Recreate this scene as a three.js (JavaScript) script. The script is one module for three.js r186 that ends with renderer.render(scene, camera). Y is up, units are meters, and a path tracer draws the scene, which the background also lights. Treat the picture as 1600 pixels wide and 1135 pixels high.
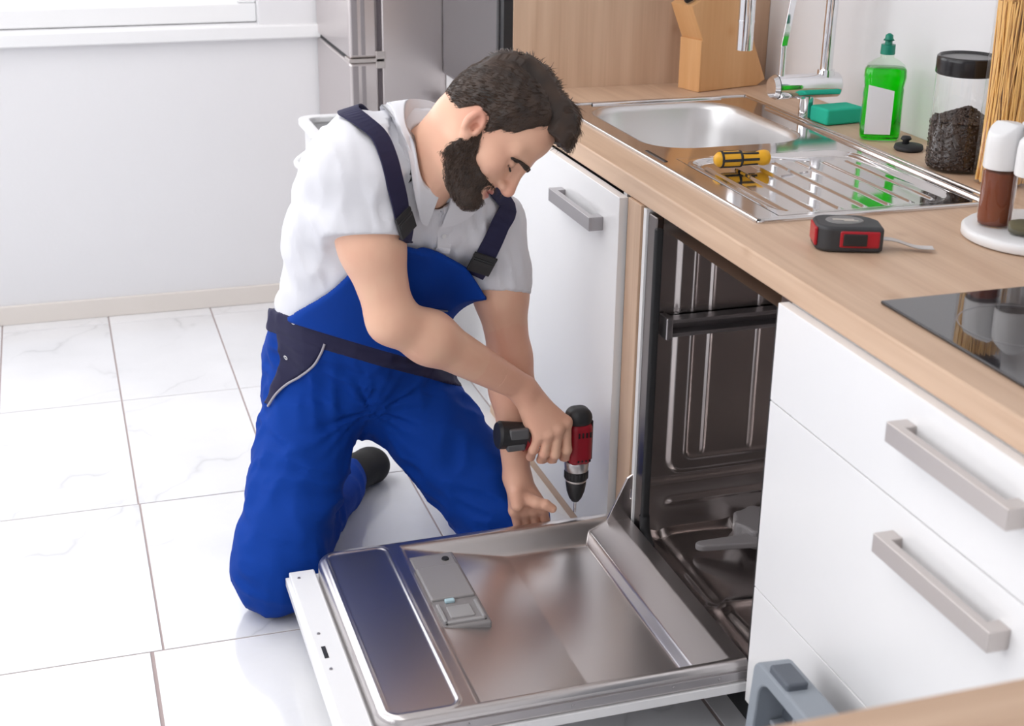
import * as THREE from 'three';
import { RoundedBoxGeometry } from 'three/addons/geometries/RoundedBoxGeometry.js';
import { RectAreaLightUniformsLib } from 'three/addons/lights/RectAreaLightUniformsLib.js';
import { mergeGeometries, mergeVertices } from 'three/addons/utils/BufferGeometryUtils.js';

// ------------------------------------------------------------------ camera, sky, lights, exposure
const scene = new THREE.Scene();
const camera = new THREE.PerspectiveCamera(2 * Math.atan(567.5 / 2229) * 180 / Math.PI, 1600 / 1135, 0.05, 50);
camera.position.set(-1.0929, 1.6041, 2.5477);
camera.rotation.set(-0.37406, -0.31233, 0.012866, 'YXZ');
camera.focus = 2.95; camera.userData.fStop = 5;
camera.updateMatrixWorld();
scene.background = new THREE.Color(1, 1, 1); scene.backgroundIntensity = 1.6;

const renderer = new THREE.WebGLRenderer();
renderer.toneMapping = THREE.LinearToneMapping;
renderer.toneMappingExposure = 1.0;
renderer.shadowMap.enabled = true;
RectAreaLightUniformsLib.init();
function areaLight(w, h, power, pos, target, color = 0xffffff) {
  const l = new THREE.RectAreaLight(color, power, w, h);
  l.position.set(...pos); l.lookAt(new THREE.Vector3(...target)); scene.add(l); return l;
}
// daylight through the window above the sill and an added side window for soft left light, both overcast
areaLight(2.5, 1.3, 1.75, [-1.75, 1.72, -2.0], [-1.75, 1.5, 0], 0xf6f9ff);
areaLight(3.4, 1.6, 1.65, [-2.95, 1.75, 0.6], [0, 1.45, 0.5], 0xf8faff);

// ------------------------------------------------------------------ helpers
const taken = {};
function numbered(name) { const n = taken[name] = (taken[name] ?? -1) + 1; return n ? name + '_' + String(n).padStart(3, '0') : name; }
function tag(o, label, category, group, kind) {
  if (label) o.userData.label = label;
  if (category) o.userData.category = category;
  if (group) o.userData.group = group;
  if (kind) o.userData.kind = kind;
  return o;
}
function thing(name, label, category, pos = [0, 0, 0], group) {
  const g = new THREE.Group(); g.name = numbered(name); g.position.set(...pos); scene.add(g);
  return tag(g, label, category, group);
}
function part(name, geo, mat, parent, label) {
  const m = new THREE.Mesh(geo, mat); m.name = parent === scene ? numbered(name) : name; m.castShadow = m.receiveShadow = true;
  parent.add(m); if (label) m.userData.label = label; return m;
}
function structure(name, geo, mat, label) { const m = part(name, geo, mat, scene); m.userData.kind = 'structure'; if (label) m.userData.label = label; return m; }
const V = (x, y, z) => new THREE.Vector3(x, y, z);
function clean(g) {
  g = g.index ? g.toNonIndexed() : g;
  for (const k of Object.keys(g.attributes)) if (!['position', 'normal', 'uv'].includes(k)) g.deleteAttribute(k);
  if (!g.attributes.normal) g.computeVertexNormals();
  if (!g.attributes.uv) g.setAttribute('uv', new THREE.BufferAttribute(new Float32Array(g.attributes.position.count * 2), 2));
  g.morphAttributes = {}; return g;
}
function join(...list) { return mergeGeometries(list.flat().map(clean)); }
function boxUV(g, grain = 'y') {  // uv in metres, v along the grain axis
  g = clean(g); const p = g.attributes.position, n = g.attributes.normal, u = new Float32Array(p.count * 2);
  for (let i = 0; i < p.count; i += 3) {
    const ax = Math.abs(n.getX(i) + n.getX(i + 1) + n.getX(i + 2)), ay = Math.abs(n.getY(i) + n.getY(i + 1) + n.getY(i + 2)), az = Math.abs(n.getZ(i) + n.getZ(i + 1) + n.getZ(i + 2));
    for (let k = i; k < i + 3; k++) {
      const x = p.getX(k), y = p.getY(k), z = p.getZ(k); let a, b;
      const c = { x, y, z };
      const m = ax >= ay && ax >= az ? 'x' : ay >= az ? 'y' : 'z';
      const rest = ['x', 'y', 'z'].filter((q) => q !== m);
      if (rest.includes(grain)) { b = c[grain]; a = c[rest.find((q) => q !== grain)]; } else { a = c[rest[0]]; b = c[rest[1]]; }
      u[2 * k] = a; u[2 * k + 1] = b;
    }
  }
  g.setAttribute('uv', new THREE.BufferAttribute(u, 2)); return g;
}
function box(x0, x1, y0, y1, z0, z1, r = 0) {
  const w = x1 - x0, h = y1 - y0, d = z1 - z0;
  const g = r ? new RoundedBoxGeometry(w, h, d, 3, Math.min(r, w / 2.01, h / 2.01, d / 2.01)) : new THREE.BoxGeometry(w, h, d);
  return g.translate((x0 + x1) / 2, (y0 + y1) / 2, (z0 + z1) / 2);
}
function cyl(r0, r1, h, n = 28, open = false) { return new THREE.CylinderGeometry(r1, r0, h, n, 1, open).translate(0, h / 2, 0); }
function lathe(pts, n = 48) { return new THREE.LatheGeometry(pts.map((p) => new THREE.Vector2(p[0], p[1])), n); }
function tube(pts, r, n = 40, m = 14, closed = false, tension = 0.5) { return new THREE.TubeGeometry(new THREE.CatmullRomCurve3(pts.map((p) => V(...p)), closed, 'catmullrom', tension), n, r, m, closed); }
function bar(a, b, r, r2 = r, n = 16) {  // a cylinder from a to b
  const A = V(...a), B = V(...b), L = A.distanceTo(B);
  const g = new THREE.CylinderGeometry(r2, r, L, n).translate(0, L / 2, 0);
  g.applyQuaternion(new THREE.Quaternion().setFromUnitVectors(V(0, 1, 0), B.clone().sub(A).normalize())); return g.translate(...a);
}
function roundRect(x0, x1, y0, y1, r, path = new THREE.Shape()) {
  path.moveTo(x0 + r, y0); path.lineTo(x1 - r, y0); path.absarc(x1 - r, y0 + r, r, -Math.PI / 2, 0);
  path.lineTo(x1, y1 - r); path.absarc(x1 - r, y1 - r, r, 0, Math.PI / 2); path.lineTo(x0 + r, y1);
  path.absarc(x0 + r, y1 - r, r, Math.PI / 2, Math.PI); path.lineTo(x0, y0 + r); path.absarc(x0 + r, y0 + r, r, Math.PI, 1.5 * Math.PI); return path;
}
function slab(shape, y0, y1, bevel = 0, seg = 12) {  // a shape drawn in (x, -z) extruded upward from y0 to y1
  const g = new THREE.ExtrudeGeometry(shape, { depth: y1 - y0 - 2 * bevel, bevelEnabled: bevel > 0, bevelSize: bevel, bevelOffset: -bevel, bevelThickness: bevel, bevelSegments: 3, curveSegments: seg });
  return g.rotateX(-Math.PI / 2).translate(0, y0 + bevel, 0);
}
function rng(seed) { return () => { seed |= 0; seed = seed + 0x6D2B79F5 | 0; let t = Math.imul(seed ^ seed >>> 15, 1 | seed); t = t + Math.imul(t ^ t >>> 7, 61 | t) ^ t; return ((t ^ t >>> 14) >>> 0) / 4294967296; }; }
// value noise, periodic on demand
function hash3(x, y, z) { let h = Math.imul(x, 374761393) + Math.imul(y, 668265263) + Math.imul(z, 1442695041) | 0; h = Math.imul(h ^ h >>> 13, 1274126177); return ((h ^ h >>> 16) >>> 0) / 4294967296; }
function noise3(x, y, z, px = 0, py = 0) {
  const i = Math.floor(x), j = Math.floor(y), k = Math.floor(z), s = (t) => t * t * (3 - 2 * t), u = s(x - i), v = s(y - j), w = s(z - k);
  const m = (a, p) => p ? ((a % p) + p) % p : a, h = (a, b, c) => hash3(m(i + a, px), m(j + b, py), k + c), L = (a, b, t) => a + (b - a) * t;
  return L(L(L(h(0, 0, 0), h(1, 0, 0), u), L(h(0, 1, 0), h(1, 1, 0), u), v), L(L(h(0, 0, 1), h(1, 0, 1), u), L(h(0, 1, 1), h(1, 1, 1), u), v), w) * 2 - 1;
}
function fbm(x, y, z, o = 4, px = 0, py = 0) { let s = 0, a = 0.5; for (let k = 0; k < o; k++) { s += a * noise3(x, y, z + 7.3 * k, px, py); x *= 2; y *= 2; px *= 2; py *= 2; a /= 2; } return s; }
function texture(n, m, size, fn, srgb = true) {  // fn(u, v) in 0..1 -> [r, g, b] 0..255 or one grey value
  const d = new Uint8Array(n * m * 4);
  for (let j = 0; j < m; j++) for (let i = 0; i < n; i++) {
    const c = fn(i / n, j / m), q = 4 * (j * n + i), v = typeof c === 'number' ? [c, c, c] : c;
    for (let k = 0; k < 3; k++) d[q + k] = Math.max(0, Math.min(255, v[k]));
    d[q + 3] = 255;
  }
  const t = new THREE.DataTexture(d, n, m); t.wrapS = t.wrapT = THREE.RepeatWrapping; t.magFilter = THREE.LinearFilter; t.minFilter = THREE.LinearMipmapLinearFilter; t.generateMipmaps = true;
  if (srgb) t.colorSpace = THREE.SRGBColorSpace;
  t.repeat.set(1 / size[0], 1 / size[1]); t.needsUpdate = true; return t;
}
function bySide(f, nu, nv) { const g = new THREE.PlaneGeometry(1, 1, nu, nv), p = g.attributes.position; for (let i = 0; i < p.count; i++) p.setXYZ(i, ...f(p.getX(i) + 0.5, p.getY(i) + 0.5)); g.computeVertexNormals(); return g; }
const sdRect = (x, y, x0, x1, y0, y1, r) => { const qx = Math.abs(x - (x0 + x1) / 2) - (x1 - x0) / 2 + r, qy = Math.abs(y - (y0 + y1) / 2) - (y1 - y0) / 2 + r; return Math.hypot(Math.max(qx, 0), Math.max(qy, 0)) + Math.min(Math.max(qx, qy), 0) - r; };
const ease = (t) => { t = Math.max(0, Math.min(1, t)); return t * t * (3 - 2 * t); };
// photo pixel -> point on an axis plane
const FPX = 2229;
function at(px, py, axis, value) {
  const d = V((px - 800) / FPX, -(py - 567.5) / FPX, -1).applyQuaternion(camera.quaternion), o = camera.position;
  return o.clone().addScaledVector(d, (value - o[axis]) / d[axis]);
}

// ------------------------------------------------------------------ materials
const std = (o) => new THREE.MeshStandardMaterial(o), phys = (o) => new THREE.MeshPhysicalMaterial(o);
const lin = (r, g, b) => new THREE.Color().setRGB(r, g, b);
function woodTexture(base, dark, seed, ring = 1) {
  return texture(512, 1024, [0.6, 1.2], (u, v) => {
    const w = fbm(u * 4, v * 3, seed, 3, 4, 3), g = fbm(u * 60, v * 4, seed + 3, 3, 60, 4), f = noise3(u * 200, v * 10, seed + 9, 200, 10);
    const rings = Math.sin((u * 16 + w * 2.2) * Math.PI * 2 * ring / 2) * 0.5 + 0.5;
    let t = 0.22 * rings + 0.42 * (g * 0.5 + 0.5) + 0.12 * (f * 0.5 + 0.5) + 0.16 * (w + 0.5);
    const kx = (u * 3) % 1 - 0.5, ky = (v * 4) % 1 - 0.5, on = hash3(Math.floor(u * 3), Math.floor(v * 4), seed | 0);
    if (on > 0.72) t += 0.35 * Math.exp(-(kx * kx * 260 + ky * ky * 420));
    return base.map((b, k) => b + (dark[k] - b) * Math.min(1, Math.max(0, t)));
  });
}
const M = {};
{
  const oak = woodTexture([222, 193, 167], [184, 150, 124], 1);
  M.oak = std({ map: oak, roughness: 0.48 });
  M.beech = std({ map: woodTexture([232, 186, 136], [206, 150, 96], 5, 0.6), roughness: 0.5 });
  M.white = phys({ color: lin(0.86, 0.855, 0.86), roughness: 0.3, clearcoat: 0.3, clearcoatRoughness: 0.25 });
  M.wall = std({ color: lin(0.8, 0.795, 0.81), roughness: 0.9, bumpMap: texture(256, 256, [0.25, 0.25], (u, v) => 128 + 110 * fbm(u * 24, v * 24, 2, 3, 24, 24), false), bumpScale: 0.0004 });
  M.ceiling = std({ color: lin(0.86, 0.86, 0.86), roughness: 0.95 });
  M.sill = phys({ color: lin(0.88, 0.88, 0.885), roughness: 0.35 });
  M.baseboard = std({ color: lin(0.79, 0.735, 0.685), roughness: 0.5 });
  M.grout = std({ color: lin(0.42, 0.34, 0.33), roughness: 0.9 });
  M.tiles = [0, 1, 2].map((s) => phys({
    roughness: 0.14, clearcoat: 0.4, clearcoatRoughness: 0.06,
    map: texture(512, 1024, [0.6, 1.2], (u, v) => {
      const wx = fbm(u * 3, v * 6, s * 11 + 1, 4, 3, 6), a = Math.abs(Math.sin((u * 2 + v * 3 + wx * 0.9 + s * 0.3) * Math.PI)), b = Math.abs(Math.sin((u * 1 - v * 2 + wx * 0.8) * Math.PI));
      const patch = fbm(u * 4, v * 8, s * 5 + 40, 3, 4, 8), vein = Math.exp(-a * 14) * Math.max(0, patch + 0.15) * 34 + Math.exp(-b * 20) * Math.max(0, patch) * 30;
      const c = 238 - vein - 9 * (patch + 0.3);
      return [c, c, c + 2];
    })
  }));
  const brush = texture(256, 256, [0.12, 0.12], (u, v) => 128 + 100 * (0.7 * noise3(u * 4, v * 200, 1, 4, 200) + 0.3 * noise3(u * 16, v * 120, 4, 16, 120)), false);
  M.steel = std({ color: lin(0.66, 0.64, 0.63), metalness: 1, roughness: 0.2, bumpMap: brush, bumpScale: 0.00002 });
  M.steelDoor = std({ color: lin(0.62, 0.59, 0.585), metalness: 1, roughness: 0.3 });
  M.steelTub = std({ color: lin(0.66, 0.61, 0.595), metalness: 1, roughness: 0.27 });
  M.steelBowl = std({ color: lin(0.74, 0.73, 0.73), metalness: 1, roughness: 0.38 });
  M.steelSheet = std({ color: lin(0.7, 0.68, 0.675), metalness: 1, roughness: 0.1 });
  M.fridge = std({ color: lin(0.68, 0.63, 0.625), metalness: 1, roughness: 0.32 });
  M.chrome = std({ color: lin(0.86, 0.86, 0.88), metalness: 1, roughness: 0.05 });
  M.nickel = std({ color: lin(0.6, 0.555, 0.535), metalness: 0.85, roughness: 0.42 });
  M.nickelDark = std({ color: lin(0.42, 0.4, 0.41), metalness: 0.9, roughness: 0.35 });
  M.black = std({ color: lin(0.015, 0.015, 0.017), roughness: 0.4 });
  M.rubber = std({ color: lin(0.02, 0.02, 0.022), roughness: 0.65 });
  M.darkGlass = phys({ color: lin(0.04, 0.036, 0.039), roughness: 0.08, clearcoat: 1, clearcoatRoughness: 0.02, ior: 1.7 });
  M.hobGlass = phys({ color: lin(0.014, 0.013, 0.017), roughness: 0.05, clearcoat: 0.5, clearcoatRoughness: 0.01, ior: 1.45 });
  M.pane = phys({ color: 0xffffff, roughness: 0.02, transmission: 1, thickness: 0, ior: 1.5 });
  M.greyPlastic = std({ color: lin(0.26, 0.245, 0.25), roughness: 0.4 });
  M.dispenser = std({ color: lin(0.25, 0.235, 0.235), roughness: 0.35 });
  M.lidGrey = std({ color: lin(0.28, 0.31, 0.35), roughness: 0.5 });
  M.lidDark = std({ color: lin(0.1, 0.115, 0.14), roughness: 0.5 });
  M.whitePlastic = phys({ color: lin(0.84, 0.84, 0.85), roughness: 0.3 });
}

// ------------------------------------------------------------------ room
{
  const XL = -3.1, XR = 0.775, ZB = -2.12, ZF = 3.6, H = 2.6, T = 0.12;
  structure('ceiling', box(XL - T, XR + T, H, H + T, ZB - T, ZF + T), M.ceiling);
  structure('wall_right', box(XR, XR + T, -0.05, H, ZB - T, ZF + T), M.wall);
  structure('wall_front', box(XL - T, XR + T, -0.05, H, ZF, ZF + T), M.wall);
  function holed(u0, u1, hole, name) {  // wall with one opening, drawn in (u, y)
    const s = new THREE.Shape([[u0, -0.05], [u1, -0.05], [u1, H], [u0, H]].map((p) => new THREE.Vector2(...p)));
    s.holes.push(new THREE.Path([[hole[0], hole[2]], [hole[0], hole[3]], [hole[1], hole[3]], [hole[1], hole[2]]].map((p) => new THREE.Vector2(...p))));
    return new THREE.ExtrudeGeometry(s, { depth: T, bevelEnabled: false });
  }
  structure('wall_back', boxUV(holed(XL - T, XR + T, [-2.95, -0.45, 0.935, 2.4]).translate(0, 0, ZB - T)), M.wall);
  structure('wall_left', boxUV(holed(-ZF - T, -ZB + T, [-2.3, 1.1, 0.9, 2.4]).rotateY(Math.PI / 2).translate(XL - T, 0, 0)), M.wall);
  structure('baseboard_back', box(XL, -0.3, 0, 0.064, ZB, ZB + 0.012, 0.003), M.baseboard);
  structure('trim_1', box(XL, -0.2, 0.893, 0.936, ZB - 0.02, ZB + 0.035, 0.006), M.sill, 'white window sill board along the back wall');
  const win = (name, a0, a1, y0, y1, mullions, turn, pos, label) => {
    const f = [], F = 0.06, D = 0.06;
    f.push(box(a0, a1, y0, y0 + F, -D / 2, D / 2, 0.006), box(a0, a1, y1 - F, y1, -D / 2, D / 2, 0.006));
    for (const a of [a0, ...mullions.map((m) => m - F / 2), a1 - F]) f.push(box(a, a + F, y0 + F, y1 - F, -D / 2, D / 2, 0.006));
    const o = structure(name, join(...f), M.sill, label); o.position.set(...pos); o.rotation.y = turn;
    part('pane', box(a0 + F, a1 - F, y0 + F, y1 - F, -0.004, 0.004), M.pane, o);
  };
  win('window_1', -2.95, -0.45, 0.937, 2.4, [-1.7], 0, [0, 0, ZB - 0.08], 'white framed window above the sill');
  win('added_window_2', -2.3, 1.1, 0.9, 2.4, [-1.2, -0.1], Math.PI / 2, [XL - 0.08, 0, 0], 'wide white framed window added in the side wall for soft light');  // unseen window, added to bring soft light in from the left

  // floor: grout bed with marble-look tiles of about 33 x 67 cm; the row under the dishwasher door is laid with a small shift
  const floor = structure('floor', box(XL - T, XR + T, -0.05, -0.0022, ZB - T, ZF + T), M.grout);
  const r = rng(7), gap = 0.0021, geos = {};
  const zs = [-2.12]; for (let z = -2.04; z < ZF; z += 0.6735) zs.push(z); zs.push(ZF);
  for (let j = 0; j + 1 < zs.length; j++) for (let i = -7; i < 6; i++) {
    const shift = zs[j] > -0.1 ? -0.02 : zs[j] > -0.8 ? 0.003 : 0, wide = zs[j] > -0.1 ? 0.0016 : 0;
    const x0 = Math.max(XL, -1 + i * 0.3333 + shift), x1 = Math.min(XR, -1 + (i + 1) * 0.3333 + shift); if (x1 - x0 < 0.01) continue;
    const w = x1 - x0 - 2 * (gap + wide), d = zs[j + 1] - zs[j] - 2 * gap, key = w.toFixed(3) + d.toFixed(3);
    const g = geos[key] ??= boxUV(box(-w / 2, w / 2, -0.01, 0, -d / 2, d / 2, 0.0012), 'z');
    const t = part('tile', g, M.tiles[Math.floor(r() * 3)], floor); t.position.set((x0 + x1) / 2, (r() - 0.5) * 0.0005, (zs[j] + zs[j + 1]) / 2);
    if (r() > 0.5) t.rotation.y = Math.PI;
  }
}
// flat square ceiling lamps, unseen, added to fill the room with soft light
for (const [x, z] of [[-1.3, 0.9], [-1.3, -0.9]]) {
  const L = thing('added_ceiling_lamp', z > 0 ? 'square white ceiling panel lamp added above the dishwasher end for soft light' : 'square white ceiling panel lamp added beside the window wall for soft light', 'lamp', [x, 2.6, z]);
  part('frame', join(box(-0.62, 0.62, -0.04, 0, -0.62, -0.58, 0.004), box(-0.62, 0.62, -0.04, 0, 0.58, 0.62, 0.004), box(-0.62, -0.58, -0.04, 0, -0.58, 0.58, 0.004), box(0.58, 0.62, -0.04, 0, -0.58, 0.58, 0.004)), M.sill, L);
  part('diffuser', box(-0.58, 0.58, -0.03, -0.01, -0.58, 0.58), std({ color: 0xffffff, emissive: 0xffffff, emissiveIntensity: 1.2, roughness: 0.6 }), L);
  areaLight(1.14, 1.14, 1.5, [x, 2.6 - 0.045, z], [x, 0, z], 0xfffaf5);
}
// ------------------------------------------------------------------ worktop and cabinets
const WT = 0.906, WB = 0.862;
const SINK = { x0: 0.083, x1: 0.6, z0: -0.765, z1: 0.327 };
const BOWL = { x0: 0.13, x1: 0.515, z0: -0.72, z1: -0.245, r: 0.1 };
{
  const s = new THREE.Shape([[0, 1.0], [0.775, 1.0], [0.775, -1.683], [0, -1.683]].map((p) => new THREE.Vector2(...p)));
  s.holes.push(roundRect(SINK.x0 + 0.025, SINK.x1 - 0.025, -SINK.z1 + 0.025, -SINK.z0 - 0.025, 0.02, new THREE.Path()));
  const w = part('worktop', boxUV(slab(s, WB, WT, 0.004), 'z'), M.oak, scene);
  tag(w, 'long oak-look worktop carrying the sink and the hob', 'worktop');
  const p = part('peninsula_worktop', boxUV(box(-0.95, 0.775, WB, WT, 1.684, 2.29, 0.004), 'x'), M.oak, scene);
  tag(p, 'oak-look worktop of the peninsula, standing across the end of the drawers', 'worktop');
  const pc = thing('peninsula_cabinet', 'white peninsula base cabinet under the second worktop', 'cabinet');
  part('body', box(-0.9, 0.775, 0, WB, 1.72, 2.2, 0.002), M.white, pc);
}
function barHandle(parent, y, z0, z1, x, mat, dz = 0.026, name = 'handle') {  // square bar handle along z standing off a front at x
  const d = 0.032, h = 0.03;
  return part(name, join(box(x - d, x - d + 0.014, y - h / 2, y + h / 2, z0, z1, 0.0015), box(x - d + 0.012, x, y - h / 2, y + h / 2, z0, z0 + dz, 0.0015), box(x - d + 0.012, x, y - h / 2, y + h / 2, z1 - dz, z1, 0.0015)), mat, parent);
}
{ // drawers
  const c = thing('drawer_cabinet', 'white three-drawer cabinet with pale metal bar handles beside the dishwasher', 'cabinet', [0, 0, 0.6]);
  part('body', box(0.006, 0.76, 0.1, WB, 0.012, 1.08), M.white, c);
  part('plinth', box(0.05, 0.07, 0, 0.1, 0.012, 1.08), M.white, c);
  const ys = [0.1, 0.336, 0.689, 0.8605], hs = [null, 0.63, 0.803];
  for (let i = 2; i >= 0; i--) {
    const d = part('drawer', box(-0.016, 0.004, ys[i] + 0.001, ys[i + 1] - 0.001, 0.006, 1.078, 0.0012), M.white, c);
    barHandle(d, hs[i] ?? 0.28, 0.392, 0.668, -0.016, M.nickel);
  }
}
{ // cupboard under the sink: one tall white door
  const c = thing('sink_cabinet', 'white cupboard under the sink with one tall door and a dark bar handle', 'cabinet', [0, 0, -0.075]);
  const b = 0.018;
  part('body', join(box(0.004, 0.76, 0.035, WB, -0.92, -0.92 + b), box(0.004, 0.76, 0.035, WB, -0.02 - b, -0.02), box(0.004, 0.76, 0.035, 0.06, -0.9, -0.04), box(0.742, 0.76, 0.06, WB, -0.9, -0.04)), M.white, c);
  const d = part('door', box(-0.019, 0.001, 0.036, 0.858, -0.92, -0.004, 0.0015), M.white, c);
  barHandle(d, 0.78, -0.352, -0.09, -0.019, M.nickelDark);
  part('plinth', boxUV(box(-0.012, 0.008, 0, 0.034, -0.92, -0.004, 0.001), 'z'), M.oak, c);
  const f = part('filler_panel', boxUV(box(-0.004, 0.6, 0, WB - 0.001, -0.069, 0.0, 0.001)), M.oak, scene);
  tag(f, 'narrow oak-look filler panel between the white door and the dishwasher', 'panel');
}
{ // tall cabinet with built-in oven
  const c = thing('tall_cabinet', 'tall white oven cabinet with an oak-look side panel at the worktop end', 'cabinet', [0, 0, -1.0]);
  part('side_panel', boxUV(box(0.045, 0.774, 0, 2.2, -0.02, 0, 0.001)), M.oak, c);
  part('edge_strip', box(0.02, 0.045, 0, 2.2, -0.035, -0.004), M.black, c);
  part('body', box(0.045, 0.774, 0, 2.2, -0.58, -0.021), M.white, c);
  const d = part('drawer', box(0.022, 0.044, 0.5, 0.852, -0.578, -0.037, 0.0015), M.white, c);
  barHandle(d, 0.775, -0.54, -0.2, 0.022, M.nickelDark);
  part('door', box(0.022, 0.044, 0.08, 0.496, -0.578, -0.037, 0.0015), M.white, c);
  const o = thing('built_in_oven', 'dark glass built-in oven in the tall cabinet', 'oven', [0.02, 0.857, -1.037]);
  part('glass_door', box(-0.008, 0.024, 0, 0.62, -0.542, -0.001, 0.006), M.darkGlass, o);
  part('trim', box(-0.004, 0.023, -0.004, 0.0, -0.542, -0.001), M.nickelDark, o);
}
{ // fridge
  const f = thing('fridge_freezer', 'stainless fridge freezer with two doors standing past the oven cabinet', 'fridge', [0, 0, -1.585]);
  const X = -0.17;
  part('body', box(X, 0.6, 0.02, 2.0, -0.525, 0, 0.006), M.fridge, f);
  for (const [y0, y1] of [[0.05, 0.893], [0.905, 1.98]]) {
    const d = part('door', box(X - 0.098, X - 0.012, y0, y1, -0.525, 0.0, 0.01), M.fridge, f);
    part('edge_strip', join(box(X - 0.089, X - 0.072, y0 + 0.01, y1 - 0.01, -0.002, 0.0025, 0.001), box(X - 0.062, X - 0.05, y0 + 0.01, y1 - 0.01, -0.002, 0.0025, 0.001)), std({ color: lin(0.3, 0.27, 0.28), roughness: 0.4 }), d);
  }
  part('seal', box(X - 0.013, X + 0.001, 0.06, 1.97, -0.515, -0.006), std({ color: lin(0.12, 0.1, 0.11), roughness: 0.7 }), f);
  part('hinge', join(box(X - 0.1, X + 0.006, 0.8935, 0.9045, -0.06, 0.006, 0.002), box(X - 0.02, X + 0.008, 0.875, 0.925, -0.002, 0.006, 0.002)), M.nickel, f, 'grey steel middle hinge');
  part('door_gap', box(X - 0.09, X, 0.893, 0.905, -0.52, -0.06), M.rubber, f);
}
{ // white bin in front of the fridge, behind the man
  const b = thing('plastic_bin', 'white open plastic bin in front of the fridge, mostly behind the man', 'bin', [-0.285, 0, -1.28]);
  const outer = roundRect(-0.175, 0.14, -0.13, 0.13, 0.05), n = 0.03;
  const side = new THREE.ExtrudeGeometry((() => { const s = roundRect(-0.16, 0.125, -0.115, 0.115, 0.045); s.holes.push(roundRect(-0.152, 0.117, -0.107, 0.107, 0.04, new THREE.Path())); return s; })(), { depth: 0.76, bevelEnabled: false, curveSegments: 10 }).rotateX(-Math.PI / 2).translate(0, 0.01, 0);
  part('body', join(side, box(-0.15, 0.115, 0.005, 0.015, -0.1, 0.1)), M.whitePlastic, b);
  outer.holes.push(roundRect(-0.175 + n, 0.14 - n, -0.13 + n, 0.13 - n, 0.035, new THREE.Path()));
  part('rim', slab(outer, 0.765, 0.785, 0.005), M.whitePlastic, b);
  part('carry_handle', tube([[-0.165, 0.7, -0.03], [-0.195, 0.68, -0.02], [-0.195, 0.68, 0.05], [-0.165, 0.7, 0.06]], 0.008, 24, 8), M.whitePlastic, b);
  part('inner_sheet', box(-0.15, 0.115, 0.68, 0.69, -0.1, 0.1), std({ color: lin(0.1, 0.1, 0.1), roughness: 0.8 }), b, 'dark grey sheet inside');  // flat dark grey sheet a little below the rim
}
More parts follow.
